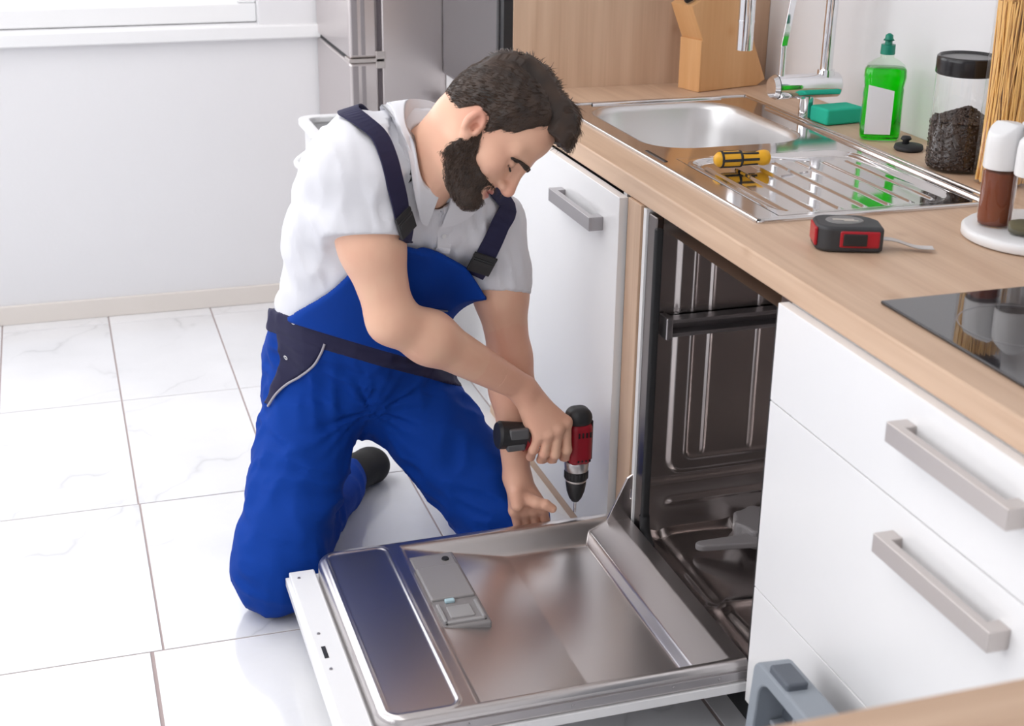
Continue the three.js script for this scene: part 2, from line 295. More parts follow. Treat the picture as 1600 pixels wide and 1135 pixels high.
// ------------------------------------------------------------------ dishwasher
{
  const D = thing('dishwasher', 'built-in dishwasher with its steel door folded down and steel tub empty', 'dishwasher', [0, 0, 0]);
  const Z0 = 0.004, Z1 = 0.596, w = 0.022;  // niche
  // outer cheeks
  part('side_panel', box(0.0, 0.56, 0.05, WB - 0.004, Z0, Z0 + 0.014, 0.001), M.whitePlastic, D, 'white side cheek');
  part('side_panel', box(0.03, 0.56, 0.05, WB - 0.004, Z1 - 0.01, Z1, 0.001), M.whitePlastic, D);
  // front frame and rubber seal
  part('front_frame', join(box(0.004, 0.02, 0.12, WB - 0.01, Z0 + 0.015, Z0 + 0.058, 0.003), box(0.022, 0.032, 0.12, WB - 0.01, Z1 - 0.05, Z1 - 0.011, 0.003)), std({ color: lin(0.2, 0.175, 0.17), metalness: 1, roughness: 0.3 }), D, 'dark steel front frame');
  part('seal', join(box(0.0, 0.018, 0.15, WB - 0.03, Z0 + 0.054, Z0 + 0.066, 0.005), box(0.02, 0.032, 0.15, WB - 0.03, Z1 - 0.062, Z1 - 0.05, 0.005), tube([[0.009, 0.2, Z0 + 0.06], [0.012, 0.16, Z0 + 0.062], [0.014, 0.135, Z0 + 0.085]], 0.011, 16, 10)), M.rubber, D, 'black rubber door seal');
  // tub: five pressed steel walls
  const za = Z0 + 0.03, zb = Z1 - 0.03, xb = 0.53, yt = WB - 0.03;
  const wall = (nu, nv, f) => { // grid surface
    const g = new THREE.PlaneGeometry(1, 1, nu, nv), p = g.attributes.position;
    for (let i = 0; i < p.count; i++) p.setXYZ(i, ...f(p.getX(i) + 0.5, p.getY(i) + 0.5));
    g.computeVertexNormals(); return g;
  };
  const rr = (x, y, x0, x1, y0, y1, r) => { const qx = Math.abs(x - (x0 + x1) / 2) - (x1 - x0) / 2 + r, qy = Math.abs(y - (y0 + y1) / 2) - (y1 - y0) / 2 + r; return Math.hypot(Math.max(qx, 0), Math.max(qy, 0)) + Math.min(Math.max(qx, qy), 0) - r; };
  const bead = (d, w, h) => h * Math.exp(-(d * d) / (w * w));
  const st = (t) => { t = Math.max(0, Math.min(1, t)); return t * t * (3 - 2 * t); };
  const relief = (x, y) => { // pressed panels and beads of the far side wall
    let h = 0;
    h += 0.006 * (1 - st(rr(x, y, 0.075, 0.5, 0.285, 0.84, 0.03) / 0.012));
    h += bead(rr(x, y, 0.105, 0.47, 0.31, 0.83, 0.02), 0.003, 0.003);
    for (const q of [0.145, 0.255, 0.365]) h += bead(x - q, 0.0028, 0.005) * st((y - 0.31) / 0.02);
    h += 0.01 * st((0.27 - y) / 0.012) + bead(y - 0.215, 0.006, 0.006) * st((x - 0.06) / 0.02);
    return h;
  };
  part('tub', join(
    wall(150, 220, (u, v) => { const x = 0.012 + u * (xb - 0.012), y = 0.1 + v * (yt - 0.1); return [x, y, za + relief(x, y)]; }),
    wall(20, 20, (u, v) => [xb - u * (xb - 0.012), 0.1 + v * (yt - 0.1), zb]),
    wall(30, 30, (u, v) => [xb, 0.1 + v * (yt - 0.1), za + u * (zb - za)]),
    wall(10, 10, (u, v) => [0.012 + u * (xb - 0.012), yt, za + v * (zb - za)])), Object.assign(M.steelTub.clone(), { side: THREE.DoubleSide }), D);
  part('tub_floor', wall(120, 120, (u, v) => {
    const x = 0.012 + u * (xb - 0.012), z = zb - v * (zb - za), r = Math.hypot(x - 0.3, z - 0.28);
    let y = 0.138 - 0.03 * (1 - st((r - 0.08) / 0.2)) - 0.006 * Math.exp(-((x - 0.05) ** 2) / 0.0002);
    const a = Math.atan2(z - 0.28, x - 0.3); y += 0.006 * Math.exp(-(Math.sin(a * 2 + 0.6) ** 2) / 0.02) * st((r - 0.08) / 0.05);
    y += 0.02 * st((0.03 - (z - za)) / 0.03) + 0.02 * st((0.03 - (zb - z)) / 0.03);
    return [x, y, z];
  }), Object.assign(M.steelTub.clone(), { side: THREE.DoubleSide, roughness: 0.17 }), D);
  part('rack_rail', join(box(0.035, 0.5, 0.632, 0.64, za + 0.004, za + 0.042, 0.002), box(0.035, 0.5, 0.603, 0.611, za + 0.004, za + 0.042, 0.002), box(0.035, 0.5, 0.603, 0.64, za + 0.003, za + 0.012), box(0.03, 0.045, 0.598, 0.645, za + 0.004, za + 0.044, 0.003)), M.nickelDark, D, 'dark steel upper rack rail');
  { const f = part('filter_cap', (() => { const s = new THREE.Shape(); for (let i = 0; i < 72; i++) { const a = i / 72 * Math.PI * 2, r = 0.062 + 0.005 * Math.max(-0.4, Math.cos(a * 8)); (i ? s.lineTo : s.moveTo).call(s, r * Math.cos(a), r * Math.sin(a)); } return slab(s, 0, 0.045, 0.006); })(), M.greyPlastic, D, 'grey plastic salt cap'); f.position.set(0.27, 0.13, 0.105); }
  { const s = new THREE.Shape(); s.moveTo(-0.21, -0.018); s.quadraticCurveTo(-0.05, -0.035, 0, -0.035); s.quadraticCurveTo(0.05, -0.035, 0.21, -0.018); s.absarc(0.21, 0, 0.018, -Math.PI / 2, Math.PI / 2); s.quadraticCurveTo(0.05, 0.035, 0, 0.035); s.quadraticCurveTo(-0.05, 0.035, -0.21, 0.018); s.absarc(-0.21, 0, 0.018, Math.PI / 2, 1.5 * Math.PI);
    const a = part('spray_arm', join(slab(s, 0, 0.018, 0.005), cyl(0.03, 0.026, 0.03)), M.greyPlastic, D, 'grey plastic lower spray arm'); a.position.set(0.32, 0.148, 0.165); a.rotation.y = -0.08; a.scale.set(1, 0.8, 0.75); }
  // base below the tub and hinge arms
  part('base', box(0.03, 0.56, 0.0, 0.1, Z0 + 0.01, Z1 - 0.01), M.rubber, D);
  {
    const z = Z0 + 0.006;
    const s = new THREE.Shape([[-0.055, 0.172], [-0.012, 0.265], [-0.001, 0.272], [0.004, 0.265], [0.004, 0.1], [-0.04, 0.1]].map((p) => new THREE.Vector2(...p)));
    s.holes.push(roundRect(-0.006, -0.001, 0.215, 0.24, 0.0024, new THREE.Path()));
    part('hinge_arm', new THREE.ExtrudeGeometry(s, { depth: 0.004, bevelEnabled: true, bevelSize: 0.001, bevelThickness: 0.001, bevelSegments: 2 }).translate(0, 0, z), M.steelTub, D);
  }
  // the door, folded down: white front below, steel body and liner above
  const dz0 = -0.03, dz1 = 0.586, T = 0.17;
  const door = part('door', (() => { // pressed liner as a height field, with its rounded outer corners dropping to the rim
    const x0 = -0.682, x1 = -0.004, nx = 272, nz = 247;
    const g = wall(nx, nz, (u, v) => {
      let x = x0 + u * (x1 - x0), z = dz1 - v * (dz1 - dz0), y = T;
      const e = rr(x, z, x0, x1 + 0.2, dz0, dz1, 0.05);          // rounded left corners
      const eIn = Math.max(0, 1 + e / 0.012);
      if (e > -0.012) y -= 0.012 * (1 - Math.sqrt(Math.max(0, 1 - eIn * eIn)));
      if (e > 0) { const k = 0.05, cx = x0 + k, cz = z < 0.25 ? dz0 + k : dz1 - k, dx = x - cx, dz = z - cz, L = Math.hypot(dx, dz); if (dx < 0 && L > k) { x = cx + dx * k / L; z = cz + dz * k / L; } y = T - 0.012; }
      // control field by the free end
      const c = rr(x, z, -0.664, -0.537, -0.01, 0.57, 0.022);
      y += 0.0025 * Math.exp(-((c / 0.0035) ** 2)) - 0.001 * (1 - st((c + 0.004) / 0.006));
      // dished middle: slopes down from the free end to the crease, then level, steep at both ends; hinge side shallowed to reflect bright white
      const far = z - (dz0 + 0.02), near = dz1 - 0.014 - z, left = x + 0.512, right = -0.034 - x;
      if (far > 0 && near > 0 && left > 0 && right > 0) {
        const ramp = 0.004 + 0.036 * Math.min(1, left / 0.225);
        const depth = Math.min(ramp * st(left / 0.012), 0.04 * st(far / 0.05), 0.04 * st(near / 0.012), right < 0.062 ? 0.3 * right : 0.0186 + 0.0214 * Math.min(1, (right - 0.062) / 0.012));
        y -= depth;
      }
      return [x, y, z];
    });
    return g;
  })(), Object.assign(M.steelDoor.clone(), { side: THREE.DoubleSide }), D, 'pressed steel inside of the dishwasher door');
  part('door_edge', (() => { const s = new THREE.Shape(), k = 0.05; s.moveTo(-0.004, -dz1); s.lineTo(-0.004, -dz0); s.lineTo(-0.682 + k, -dz0); s.absarc(-0.682 + k, -dz0 - k, k, Math.PI / 2, Math.PI); s.lineTo(-0.682, -dz1 + k); s.absarc(-0.682 + k, -dz1 + k, k, Math.PI, 1.5 * Math.PI); s.lineTo(-0.004, -dz1); const h = new THREE.Path(), q = 0.008; h.moveTo(-0.012, -dz1 + q); h.lineTo(-0.012, -dz0 - q); h.lineTo(-0.682 + k, -dz0 - q); h.lineTo(-0.682 + q, -dz0 - k); h.lineTo(-0.682 + q, -dz1 + k); h.lineTo(-0.682 + k, -dz1 + q); h.lineTo(-0.012, -dz1 + q); s.holes.push(h); return slab(s, 0.128, T - 0.0115, 0, 10); })(), M.steelDoor, door);
  part('side_rail', box(-0.64, 0.0, 0.134, 0.15, dz1 - 0.002, dz1 + 0.004, 0.001), M.nickelDark, door, 'steel strip with screws along the door edge');
  const screwG = join(cyl(0.0035, 0.003, 0.0016, 14), box(-0.0025, 0.0025, 0.0014, 0.0019, -0.0005, 0.0005), box(-0.0005, 0.0005, 0.0014, 0.0019, -0.0025, 0.0025));
  for (const x of [-0.06, -0.15, -0.34, -0.53]) { const q = part('screw', screwG, M.nickelDark, door); q.position.set(x, 0.142, dz1 + 0.004); q.rotation.x = Math.PI / 2; }
  const front = part('front_panel', box(-0.745, -0.006, 0.108, 0.127, dz0 + 0.014, 0.592, 0.0015), M.white, D, 'white furniture front of the dishwasher door');
  part('mounting_rail', box(-0.738, -0.686, 0.1275, 0.14, dz0 + 0.016, 0.59, 0.003), M.whitePlastic, front, 'white rail with screws and a latch slot at the free end');
  for (const z of [0.016, 0.232, 0.355]) { const q = part('screw', screwG, M.nickelDark, front); q.position.set(-0.722, 0.14, z); }
  part('latch_slot', box(-0.726, -0.718, 0.1395, 0.1408, 0.278, 0.318), M.black, front);
  // detergent dispenser
  const disp = door; part('detergent_dispenser', join(box(-0.506, -0.405, 0.142, 0.164, 0.035, 0.318, 0.006)), M.dispenser, door, 'grey detergent dispenser');
  part('dispenser_lid', join(box(-0.5, -0.411, 0.16, 0.1705, 0.095, 0.222, 0.005), box(-0.5, -0.411, 0.158, 0.166, 0.045, 0.093, 0.004)), std({ color: lin(0.29, 0.275, 0.275), roughness: 0.32 }), disp);
  part('rinse_cap', cyl(0.008, 0.007, 0.004, 20).translate(-0.43, 0.165, 0.068), M.rubber, disp);
  part('detergent_cup', join(box(-0.495, -0.488, 0.16, 0.169, 0.238, 0.31, 0.002), box(-0.42, -0.413, 0.16, 0.169, 0.238, 0.31, 0.002), box(-0.495, -0.413, 0.16, 0.169, 0.302, 0.31, 0.002), box(-0.478, -0.43, 0.16, 0.167, 0.248, 0.29, 0.003)), std({ color: lin(0.33, 0.32, 0.32), roughness: 0.3 }), disp);
  part('dispenser_catch', box(-0.475, -0.455, 0.163, 0.171, 0.225, 0.235, 0.003), std({ color: lin(0.45, 0.62, 0.68), roughness: 0.3 }), disp, 'pale blue catch');
}
{ // open grey tool box leaning lid by the drawers
  const t = thing('tool_box', 'grey plastic tool box with its lid open, on the floor against the drawers', 'tool box', [-0.185, 0, 1.125]);
  part('tray', join(box(-0.1, 0.08, 0.001, 0.01, -0.3, 0.3, 0.003), box(-0.1, -0.092, 0.001, 0.13, -0.3, 0.3, 0.003), box(0.072, 0.08, 0.001, 0.13, -0.3, 0.3, 0.003), box(-0.1, 0.08, 0.001, 0.13, -0.3, -0.292, 0.003), box(-0.1, 0.08, 0.001, 0.13, 0.292, 0.3, 0.003)), M.lidGrey, t);
  const s = roundRect(-0.3, 0.3, 0, 0.21, 0.022); s.holes.push(roundRect(-0.276, 0.276, 0.02, 0.184, 0.03, new THREE.Path()));
  const ex = (sh, d, b) => new THREE.ExtrudeGeometry(sh, { depth: d, bevelEnabled: true, bevelSize: b, bevelOffset: -b, bevelThickness: b, bevelSegments: 2, curveSegments: 10 }).rotateY(-Math.PI / 2);
  const lid = part('lid', ex(s, 0.05, 0.004), M.lidGrey, t); lid.position.set(0.1, 0.135, 0); lid.rotation.z = -0.06;
  part('lid_back', ex(roundRect(-0.29, 0.29, 0.008, 0.2, 0.02), 0.006, 0.001).translate(0.004, 0, 0), M.lidDark, lid);
  const rib = []; for (const z of [-0.2, -0.1, 0, 0.1, 0.2]) rib.push(box(-0.03, 0.0, 0.022, 0.182, z - 0.004, z + 0.004, 0.002)); part('rib', join(...rib, box(-0.026, 0, 0.1, 0.108, -0.274, 0.274, 0.002)), M.lidGrey, lid);
  part('latch', box(-0.05, -0.012, 0.196, 0.222, -0.26, -0.2, 0.005), M.lidDark, lid, 'dark grey catch');
}
// ------------------------------------------------------------------ sink, tap and what stands on the worktop
{
  const S = thing('kitchen_sink', 'stainless steel inset sink with one bowl and a ribbed draining board', 'sink');
  const DR = { x0: 0.14, x1: 0.545, z0: -0.16, z1: 0.3 };
  const sh = roundRect(SINK.x0, SINK.x1, -SINK.z1, -SINK.z0, 0.012);
  sh.holes.push(roundRect(BOWL.x0, BOWL.x1, -BOWL.z1, -BOWL.z0, BOWL.r, new THREE.Path()), roundRect(DR.x0, DR.x1, -DR.z1, -DR.z0, 0.001, new THREE.Path()));
  const Y = WT + 0.005;
  part('rim', slab(sh, WT - 0.002, Y, 0.002, 16), M.steelSheet, S);
  // raised bead round the outside edge and behind the bowl
  const bead = []; const loop = roundRect(SINK.x0 + 0.004, SINK.x1 - 0.004, -SINK.z1 + 0.004, -SINK.z0 - 0.004, 0.012).getPoints(6).map((p) => [p.x, Y - 0.0005, -p.y]); loop.pop();
  part('edge_bead', tube(loop, 0.0042, 200, 8, true, 0.1), M.steel, S);
  part('back_ledge', join(tube([[0.575, Y, -0.6], [0.572, Y + 0.001, -0.3], [0.57, Y + 0.001, 0.0], [0.566, Y, 0.3]], 0.006, 60, 8), new THREE.SphereGeometry(0.006, 12, 8).translate(0.566, Y, 0.3), new THREE.SphereGeometry(0.006, 12, 8).translate(0.575, Y, -0.6), tube([[0.17, Y, -0.745], [0.35, Y + 0.001, -0.747], [0.52, Y, -0.747]], 0.005, 30, 8)), M.steelSheet, S);
  // bowl
  part('bowl', (() => {
    const rings = [], N = 96, prof = [[0, 0], [0.004, 0.001], [0.009, 0.006], [0.013, 0.016], [0.018, 0.06], [0.026, 0.12], [0.036, 0.145], [0.055, 0.158], [0.09, 0.163], [0.16, 0.166]];
    const pos = [], idx = [];
    for (const [inset, depth] of prof) { const r = Math.max(0.02, BOWL.r - inset * 0.3); const pts = roundRect(BOWL.x0 + inset, BOWL.x1 - inset, BOWL.z0 + inset, BOWL.z1 - inset, r).getSpacedPoints(N); for (let i = 0; i < N; i++) pos.push(pts[i].x, Y - 0.0005 - depth, pts[i].y); }
    for (let k = 0; k + 1 < prof.length; k++) for (let i = 0; i < N; i++) { const a = k * N + i, b = k * N + (i + 1) % N; idx.push(a, b, a + N, b, b + N, a + N); }
    const c = pos.length / 3; pos.push((BOWL.x0 + BOWL.x1) / 2, Y - 0.17, (BOWL.z0 + BOWL.z1) / 2); for (let i = 0; i < N; i++) idx.push((prof.length - 1) * N + i, (prof.length - 1) * N + (i + 1) % N, c);
    const g = new THREE.BufferGeometry(); g.setAttribute('position', new THREE.Float32BufferAttribute(pos, 3)); g.setIndex(idx); g.computeVertexNormals(); return g;
  })(), Object.assign(M.steelBowl.clone(), { side: THREE.DoubleSide }), S);
  part('drain', join(cyl(0.044, 0.042, 0.004, 32).translate(0.32, Y - 0.168, -0.47), cyl(0.02, 0.018, 0.012, 20).translate(0.32, Y - 0.168, -0.47)), M.chrome, S);
  part('draining_board', bySide((u, v) => {
    const x = DR.x0 + u * (DR.x1 - DR.x0), z = DR.z1 - v * (DR.z1 - DR.z0);
    const edge = sdRect(x, z, DR.x0 + 0.008, DR.x1 - 0.012, DR.z0 + 0.02, DR.z1 - 0.006, 0.06);
    const inside = ease(-edge / 0.02);
    let y = Y - 0.0055 * inside + 0.0025 * Math.exp(-((edge - 0.004) ** 2) / 0.00002) * ease((0.26 - z) / 0.05);
    for (let k = 0; k < 7; k++) { const xr = 0.176 + k * 0.0525, z0 = -0.085 + (k > 4 ? 0.02 : 0), z1 = 0.268 - (k > 4 ? 0.008 * (k - 4) : 0), dz = Math.max(0, z0 - z, z - z1), d2 = ((x - xr) / 0.0038) ** 2 + (dz / 0.006) ** 2; y += 0.0038 * Math.exp(-d2); }
    const b = Math.min(x - DR.x0, DR.x1 - x, z - DR.z0, DR.z1 - z); return [x, b < 0.002 ? Y : y, z];
  }, 200, 220), Object.assign(M.steelSheet.clone(), { side: THREE.DoubleSide, roughness: 0.07 }), S);
  part('overflow_plate', box(0.1035, 0.1115, Y - 0.0003, Y + 0.001, -0.245, -0.14, 0.0004), M.black, S, 'black strip on the front rim');
}
{ // mixer tap
  const x = 0.622, z = -0.49, T = thing('kitchen_tap', 'chrome single lever mixer tap with a tall swan neck behind the sink', 'tap', [x, WT + 0.0005, z]);
  part('base', join(cyl(0.0205, 0.0205, 0.006), cyl(0.019, 0.017, 0.06)), M.chrome, T);
  const b = part('body', join(bar([-0.085, 0.078, 0], [0.075, 0.078, 0], 0.0295, 0.0295, 32), new THREE.SphereGeometry(0.0295, 24, 16).scale(0.35, 1, 1).translate(0.075, 0.078, 0), bar([-0.098, 0.078, 0], [-0.087, 0.078, 0], 0.024, 0.0295, 32), bar([-0.02, 0.05, 0], [-0.02, 0.075, 0], 0.016)), M.chrome, T);
  const neck = [[0.045, 0.09, 0], [0.045, 0.2, 0], [0.045, 0.36, 0], [0.03, 0.42, 0], [-0.02, 0.465, 0.004], [-0.09, 0.475, 0.01], [-0.15, 0.44, 0.015], [-0.178, 0.38, 0.018], [-0.184, 0.3, 0.018]];
  part('spout', join(tube(neck, 0.0145, 90, 18), cyl(0.0185, 0.0185, 0.14, 24).translate(-0.184, 0.172, 0.018), cyl(0.0195, 0.0195, 0.005, 24).translate(-0.184, 0.235, 0.018), cyl(0.022, 0.02, 0.02).translate(0.045, 0.095, 0)), M.chrome, T);
  const lv = part('lever', join(bar([-0.075, 0.085, 0.004], [-0.075, 0.175, 0.004], 0.0075, 0.0075, 14), box(-0.012, 0.004, 0, 0.13, -0.002, 0.002, 0.0015).rotateZ(-0.14).translate(-0.071, 0.17, 0.004)), M.chrome, T);
}
{ // sponge
  const p = part('sponge', (() => { const g = new RoundedBoxGeometry(0.105, 0.038, 0.07, 5, 0.006), q = g.attributes.position; for (let i = 0; i < q.count; i++) { const n = 0.0008 * noise3(q.getX(i) * 300, q.getY(i) * 300, q.getZ(i) * 300); q.setXYZ(i, q.getX(i) + n, q.getY(i) + n, q.getZ(i) + n); } return g.translate(0, 0.019, 0); })(), std({ color: lin(0.02, 0.5, 0.33), roughness: 0.9 }), scene);
  p.position.set(0.672, WT + 0.001, -0.432); p.rotation.y = 0.12; tag(p, 'green rectangular washing-up sponge behind the sink', 'sponge');
}
{ // washing-up liquid
  const B = thing('dish_soap_bottle', 'clear bottle of green washing-up liquid with a plain white label and green cap', 'bottle', [0.672, WT + 0.001, -0.24]); B.rotation.y = -0.42; B.scale.set(1.04, 0.88, 1.04);
  const prof = [[0, 0], [0.9, 0], [0.98, 0.006], [1.0, 0.02], [0.985, 0.05], [0.97, 0.1], [0.975, 0.128], [0.94, 0.133], [0.975, 0.14], [1.03, 0.16], [1.0, 0.178], [0.85, 0.192], [0.55, 0.203], [0.34, 0.208], [0.31, 0.222]];
  const oval = (list, a, b) => { const g = lathe(list.map(([r, y]) => [Math.max(1e-5, r), y]), 64), p = g.attributes.position; for (let i = 0; i < p.count; i++) { const X = p.getX(i), Z = p.getZ(i), r = Math.hypot(X, Z); if (r < 1e-4) continue; const c = X / r, s = Z / r, k = Math.min(1, Math.max(0, (r - 0.4) / 0.3)), n = 3.2, q = 1 / Math.pow(Math.abs(c) ** n + Math.abs(s) ** n, 1 / n); const bb = b + (a * 0.98 - b) * (1 - k) * 1; p.setXYZ(i, r * c * (k ? a * (1 + (q - 1) * k) : a), p.getY(i), r * s * (bb * (1 + (q - 1) * k))); } g.computeVertexNormals(); return g; };
  part('shell', oval(prof, 0.044, 0.027), phys({ color: lin(0.9, 0.97, 0.9), roughness: 0.03, transmission: 1, thickness: 0, ior: 1.45 }), B, 'clear plastic');
  const liq = prof.filter((p) => p[1] < 0.185).map(([r, y]) => [r * 0.965, y + 0.0015]); liq.push([0.88, 0.184], [0, 0.184]);
  part('liquid', oval(liq, 0.044, 0.027), phys({ color: lin(0.5, 1, 0.4), roughness: 0.0, transmission: 1, thickness: 0.05, ior: 1.33, attenuationColor: lin(0.05, 0.85, 0.03), attenuationDistance: 0.034 }), B, 'bright green liquid');
  part('label', (() => { const g = bySide((u, v) => { const x = -0.036 + 0.055 * u, y = 0.018 + v * (0.125 - 0.014 * u); return [x, y, 0.0275 + 0.0012 * (1 - ((x + 0.0) / 0.04) ** 2)]; }, 12, 8); return join(g, g.clone().translate(0, 0, -0.0006).scale(1, 1, 1)); })(), std({ color: lin(0.85, 0.85, 0.87), roughness: 0.45, side: THREE.DoubleSide }), B, 'plain white label');
  part('cap', join(cyl(0.0155, 0.015, 0.024, 28).translate(0, 0.216, 0), cyl(0.008, 0.0075, 0.014, 20).translate(0, 0.24, 0), lathe([[0, 0], [0.012, 0], [0.0085, 0.005], [0.008, 0.013], [0.003, 0.017], [0, 0.0175]], 24).translate(0, 0.25, 0)), std({ color: lin(0.0, 0.22, 0.14), roughness: 0.35 }), B, 'dark green push-pull cap');
}
{ // plug
  const p = thing('sink_plug', 'round black rubber sink plug beside the soap bottle', 'plug', [0.677, WT + 0.0005, -0.125]);
  part('disc', lathe([[0, 0], [0.029, 0], [0.032, 0.004], [0.03, 0.012], [0.012, 0.014], [0, 0.014]], 32), M.rubber, p);
  part('knob', lathe([[0, 0.012], [0.008, 0.012], [0.007, 0.02], [0.012, 0.024], [0.009, 0.03], [0, 0.031]], 24).translate(-0.006, 0, -0.004), M.rubber, p);
}
const glass = phys({ color: 0xffffff, roughness: 0.02, transmission: 1, thickness: 0, ior: 1.5 });
const wallOf = (r, h) => lathe([[0, 0], [r * 0.88, 0], [r * 0.98, 0.004], [r, 0.014], [r, h - 0.015], [r * 0.93, h - 0.004], [r * 0.93, h]], 56);
{ // coffee jar
  const J = thing('coffee_jar', 'glass storage jar half full of dark coffee beans with a black screw lid', 'jar', [0.678, WT + 0.001, 0.05]); J.scale.y = 0.87;
  const r = 0.061;
  part('glass', wallOf(r, 0.235), glass, J);
  const pr = rng(21), beans = [];
  const top = (x, z) => 0.118 + 0.024 * Math.exp(-((x - 0.012) ** 2 + z * z) / 0.0012) + 0.004 * noise3(x * 60, z * 60, 3);
  part('coffee_bulk', (() => { const g = lathe([[0, 0.005], [r * 0.94, 0.005], [r * 0.955, 0.02], [r * 0.955, 0.11], [r * 0.7, 0.118], [r * 0.35, 0.124], [0, 0.13]], 40); return g; })(), std({ color: lin(0.032, 0.018, 0.013), roughness: 0.6 }), J).userData.kind = 'stuff';
  const bean = new THREE.SphereGeometry(0.0042, 6, 5).scale(1.25, 0.7, 0.85);
  for (let i = 0; i < 1500; i++) { let x, z, y; if (i < 900) { const a = pr() * 6.283; x = Math.cos(a) * r * 0.955; z = Math.sin(a) * r * 0.955; y = 0.008 + pr() * 0.108; } else { const a = pr() * 6.283, q = r * 0.94 * Math.sqrt(pr()); x = Math.cos(a) * q; z = Math.sin(a) * q; y = top(x, z); } beans.push(bean.clone().rotateX(pr() * 6).rotateY(pr() * 6).rotateZ(pr() * 6).translate(x, y, z)); }
  const bm = part('coffee_beans', join(...beans), std({ color: lin(0.045, 0.026, 0.019), roughness: 0.45 }), J); bm.userData.kind = 'stuff';
  part('lid', lathe([[0, 0.263], [r * 0.9, 0.263], [r * 0.97, 0.268], [r * 1.02, 0.265], [r * 1.03, 0.258], [r * 1.03, 0.228], [r * 0.99, 0.225], [r * 0.94, 0.226]], 56), std({ color: lin(0.012, 0.011, 0.013), roughness: 0.22 }), J, 'glossy black lid');
}
{ // pasta jar
  const J = thing('pasta_jar', 'tall glass jar of spaghetti with a black lid', 'jar', [0.69, WT + 0.001, 0.185]);
  const r = 0.052, h = 0.4; part('glass', wallOf(r, h), glass, J);
  const pr = rng(5), st = []; for (let i = 0; i < 480; i++) { const a = pr() * 6.283, q = (r - 0.006) * Math.sqrt(pr()), b = a + (pr() - 0.5) * 1.6, q2 = Math.min(r - 0.006, q + (pr() - 0.5) * 0.03); st.push(bar([q * Math.cos(a), 0.006, q * Math.sin(a)], [q2 * Math.cos(b), 0.355 + 0.012 * pr(), q2 * Math.sin(b)], 0.0017, 0.0017, 5)); }
  const m = part('spaghetti', join(...st), std({ color: lin(0.9, 0.54, 0.17), roughness: 0.5 }), J, 'yellow spaghetti'); m.userData.kind = 'stuff';
  part('lid', lathe([[0, h + 0.02], [r * 0.95, h + 0.02], [r * 1.02, h + 0.014], [r * 1.02, h - 0.01], [r * 0.95, h - 0.012]], 48), M.black, J);
}
{ // spice stand
  const C = [0.515, WT, 0.54], R = thing('spice_stand', 'round white plastic spice stand with a central handle next to the hob', 'spice rack', C);
  part('base', lathe([[0, 0], [0.12, 0], [0.128, 0.004], [0.128, 0.016], [0.122, 0.021], [0.1, 0.022], [0, 0.022]], 64), M.whitePlastic, R);
  part('handle', join(cyl(0.014, 0.011, 0.2, 24).translate(0, 0.02, 0), lathe([[0, 0.215], [0.03, 0.21], [0.05, 0.2], [0.052, 0.192], [0.02, 0.19], [0, 0.19]], 40)), M.whitePlastic, R);
  const spots = [[[0.445, 0.51], 190, [0.19, 0.045, 0.014], 0.094, 'red-brown ground paprika'], [[0.462, 0.574], 140, [0.11, 0.1, 0.05], 0.018, 'a little dried green herb'], [[0.528, 0.617], 80, [0.05, 0.03, 0.02], 0.09, 'dark brown pepper']];
  for (const [xz, deg, col, fill, what] of spots) {
    const a = deg * Math.PI / 180, s = thing('spice_shaker', 'glass spice shaker with a white cap holding ' + what, 'shaker', [xz[0], WT + 0.0225, xz[1]], 'shakers on the spice stand');
    const r = 0.03; part('glass', wallOf(r, 0.112), glass, s);
    const f = part('contents', (() => { const g = lathe([[0, 0.004], [r * 0.9, 0.004], [r * 0.95, 0.014], [r * 0.95, fill], [r * 0.5, fill + 0.004], [0, fill + 0.006]], 40); const p = g.attributes.position; for (let i = 0; i < p.count; i++) p.setY(i, p.getY(i) + (p.getY(i) > fill - 0.001 ? 0.002 * noise3(p.getX(i) * 90, p.getZ(i) * 90, 1) : 0)); return g; })(), std({ color: lin(...col), roughness: 0.9 }), s, what); f.userData.kind = 'stuff';
    part('cap', (() => { const g = lathe([[r * 1.0, 0.102], [r * 1.04, 0.104], [r * 1.02, 0.145], [r * 0.97, 0.168], [r * 0.9, 0.176], [r * 0.8, 0.179], [0, 0.181]], 40); const p = g.attributes.position, d = V(Math.cos(a), 0, -Math.sin(a)); for (let i = 0; i < p.count; i++) { const y = p.getY(i); if (y > 0.152) p.setY(i, y - 0.8 * Math.max(0, p.getX(i) * d.x + p.getZ(i) * d.z) * (y - 0.152) / 0.036); } g.computeVertexNormals(); return g; })(), M.whitePlastic, s, 'white cap');
  }
}
{ // hob
  const H = thing('glass_hob', 'black glass hob set into the worktop', 'hob', [0, WT, 0]);
  part('glass_plate', box(0.063, 0.6, 0.0005, 0.006, 0.775, 1.36, 0.002), M.hobGlass, H);
  const ring = (x, z, r) => new THREE.RingGeometry(r - 0.0012, r, 64).rotateX(-Math.PI / 2).translate(x, 0.0064, z);
  const ringM = std({ color: lin(0.3, 0.3, 0.32), roughness: 0.4, side: THREE.DoubleSide });
  for (const [x, z, r] of [[0.2, 0.93, 0.09], [0.46, 0.93, 0.075], [0.2, 1.2, 0.075], [0.46, 1.2, 0.1]]) part('cooking_zone', ring(x, z, r), ringM, H, 'thin grey ring printed on the glass');
}
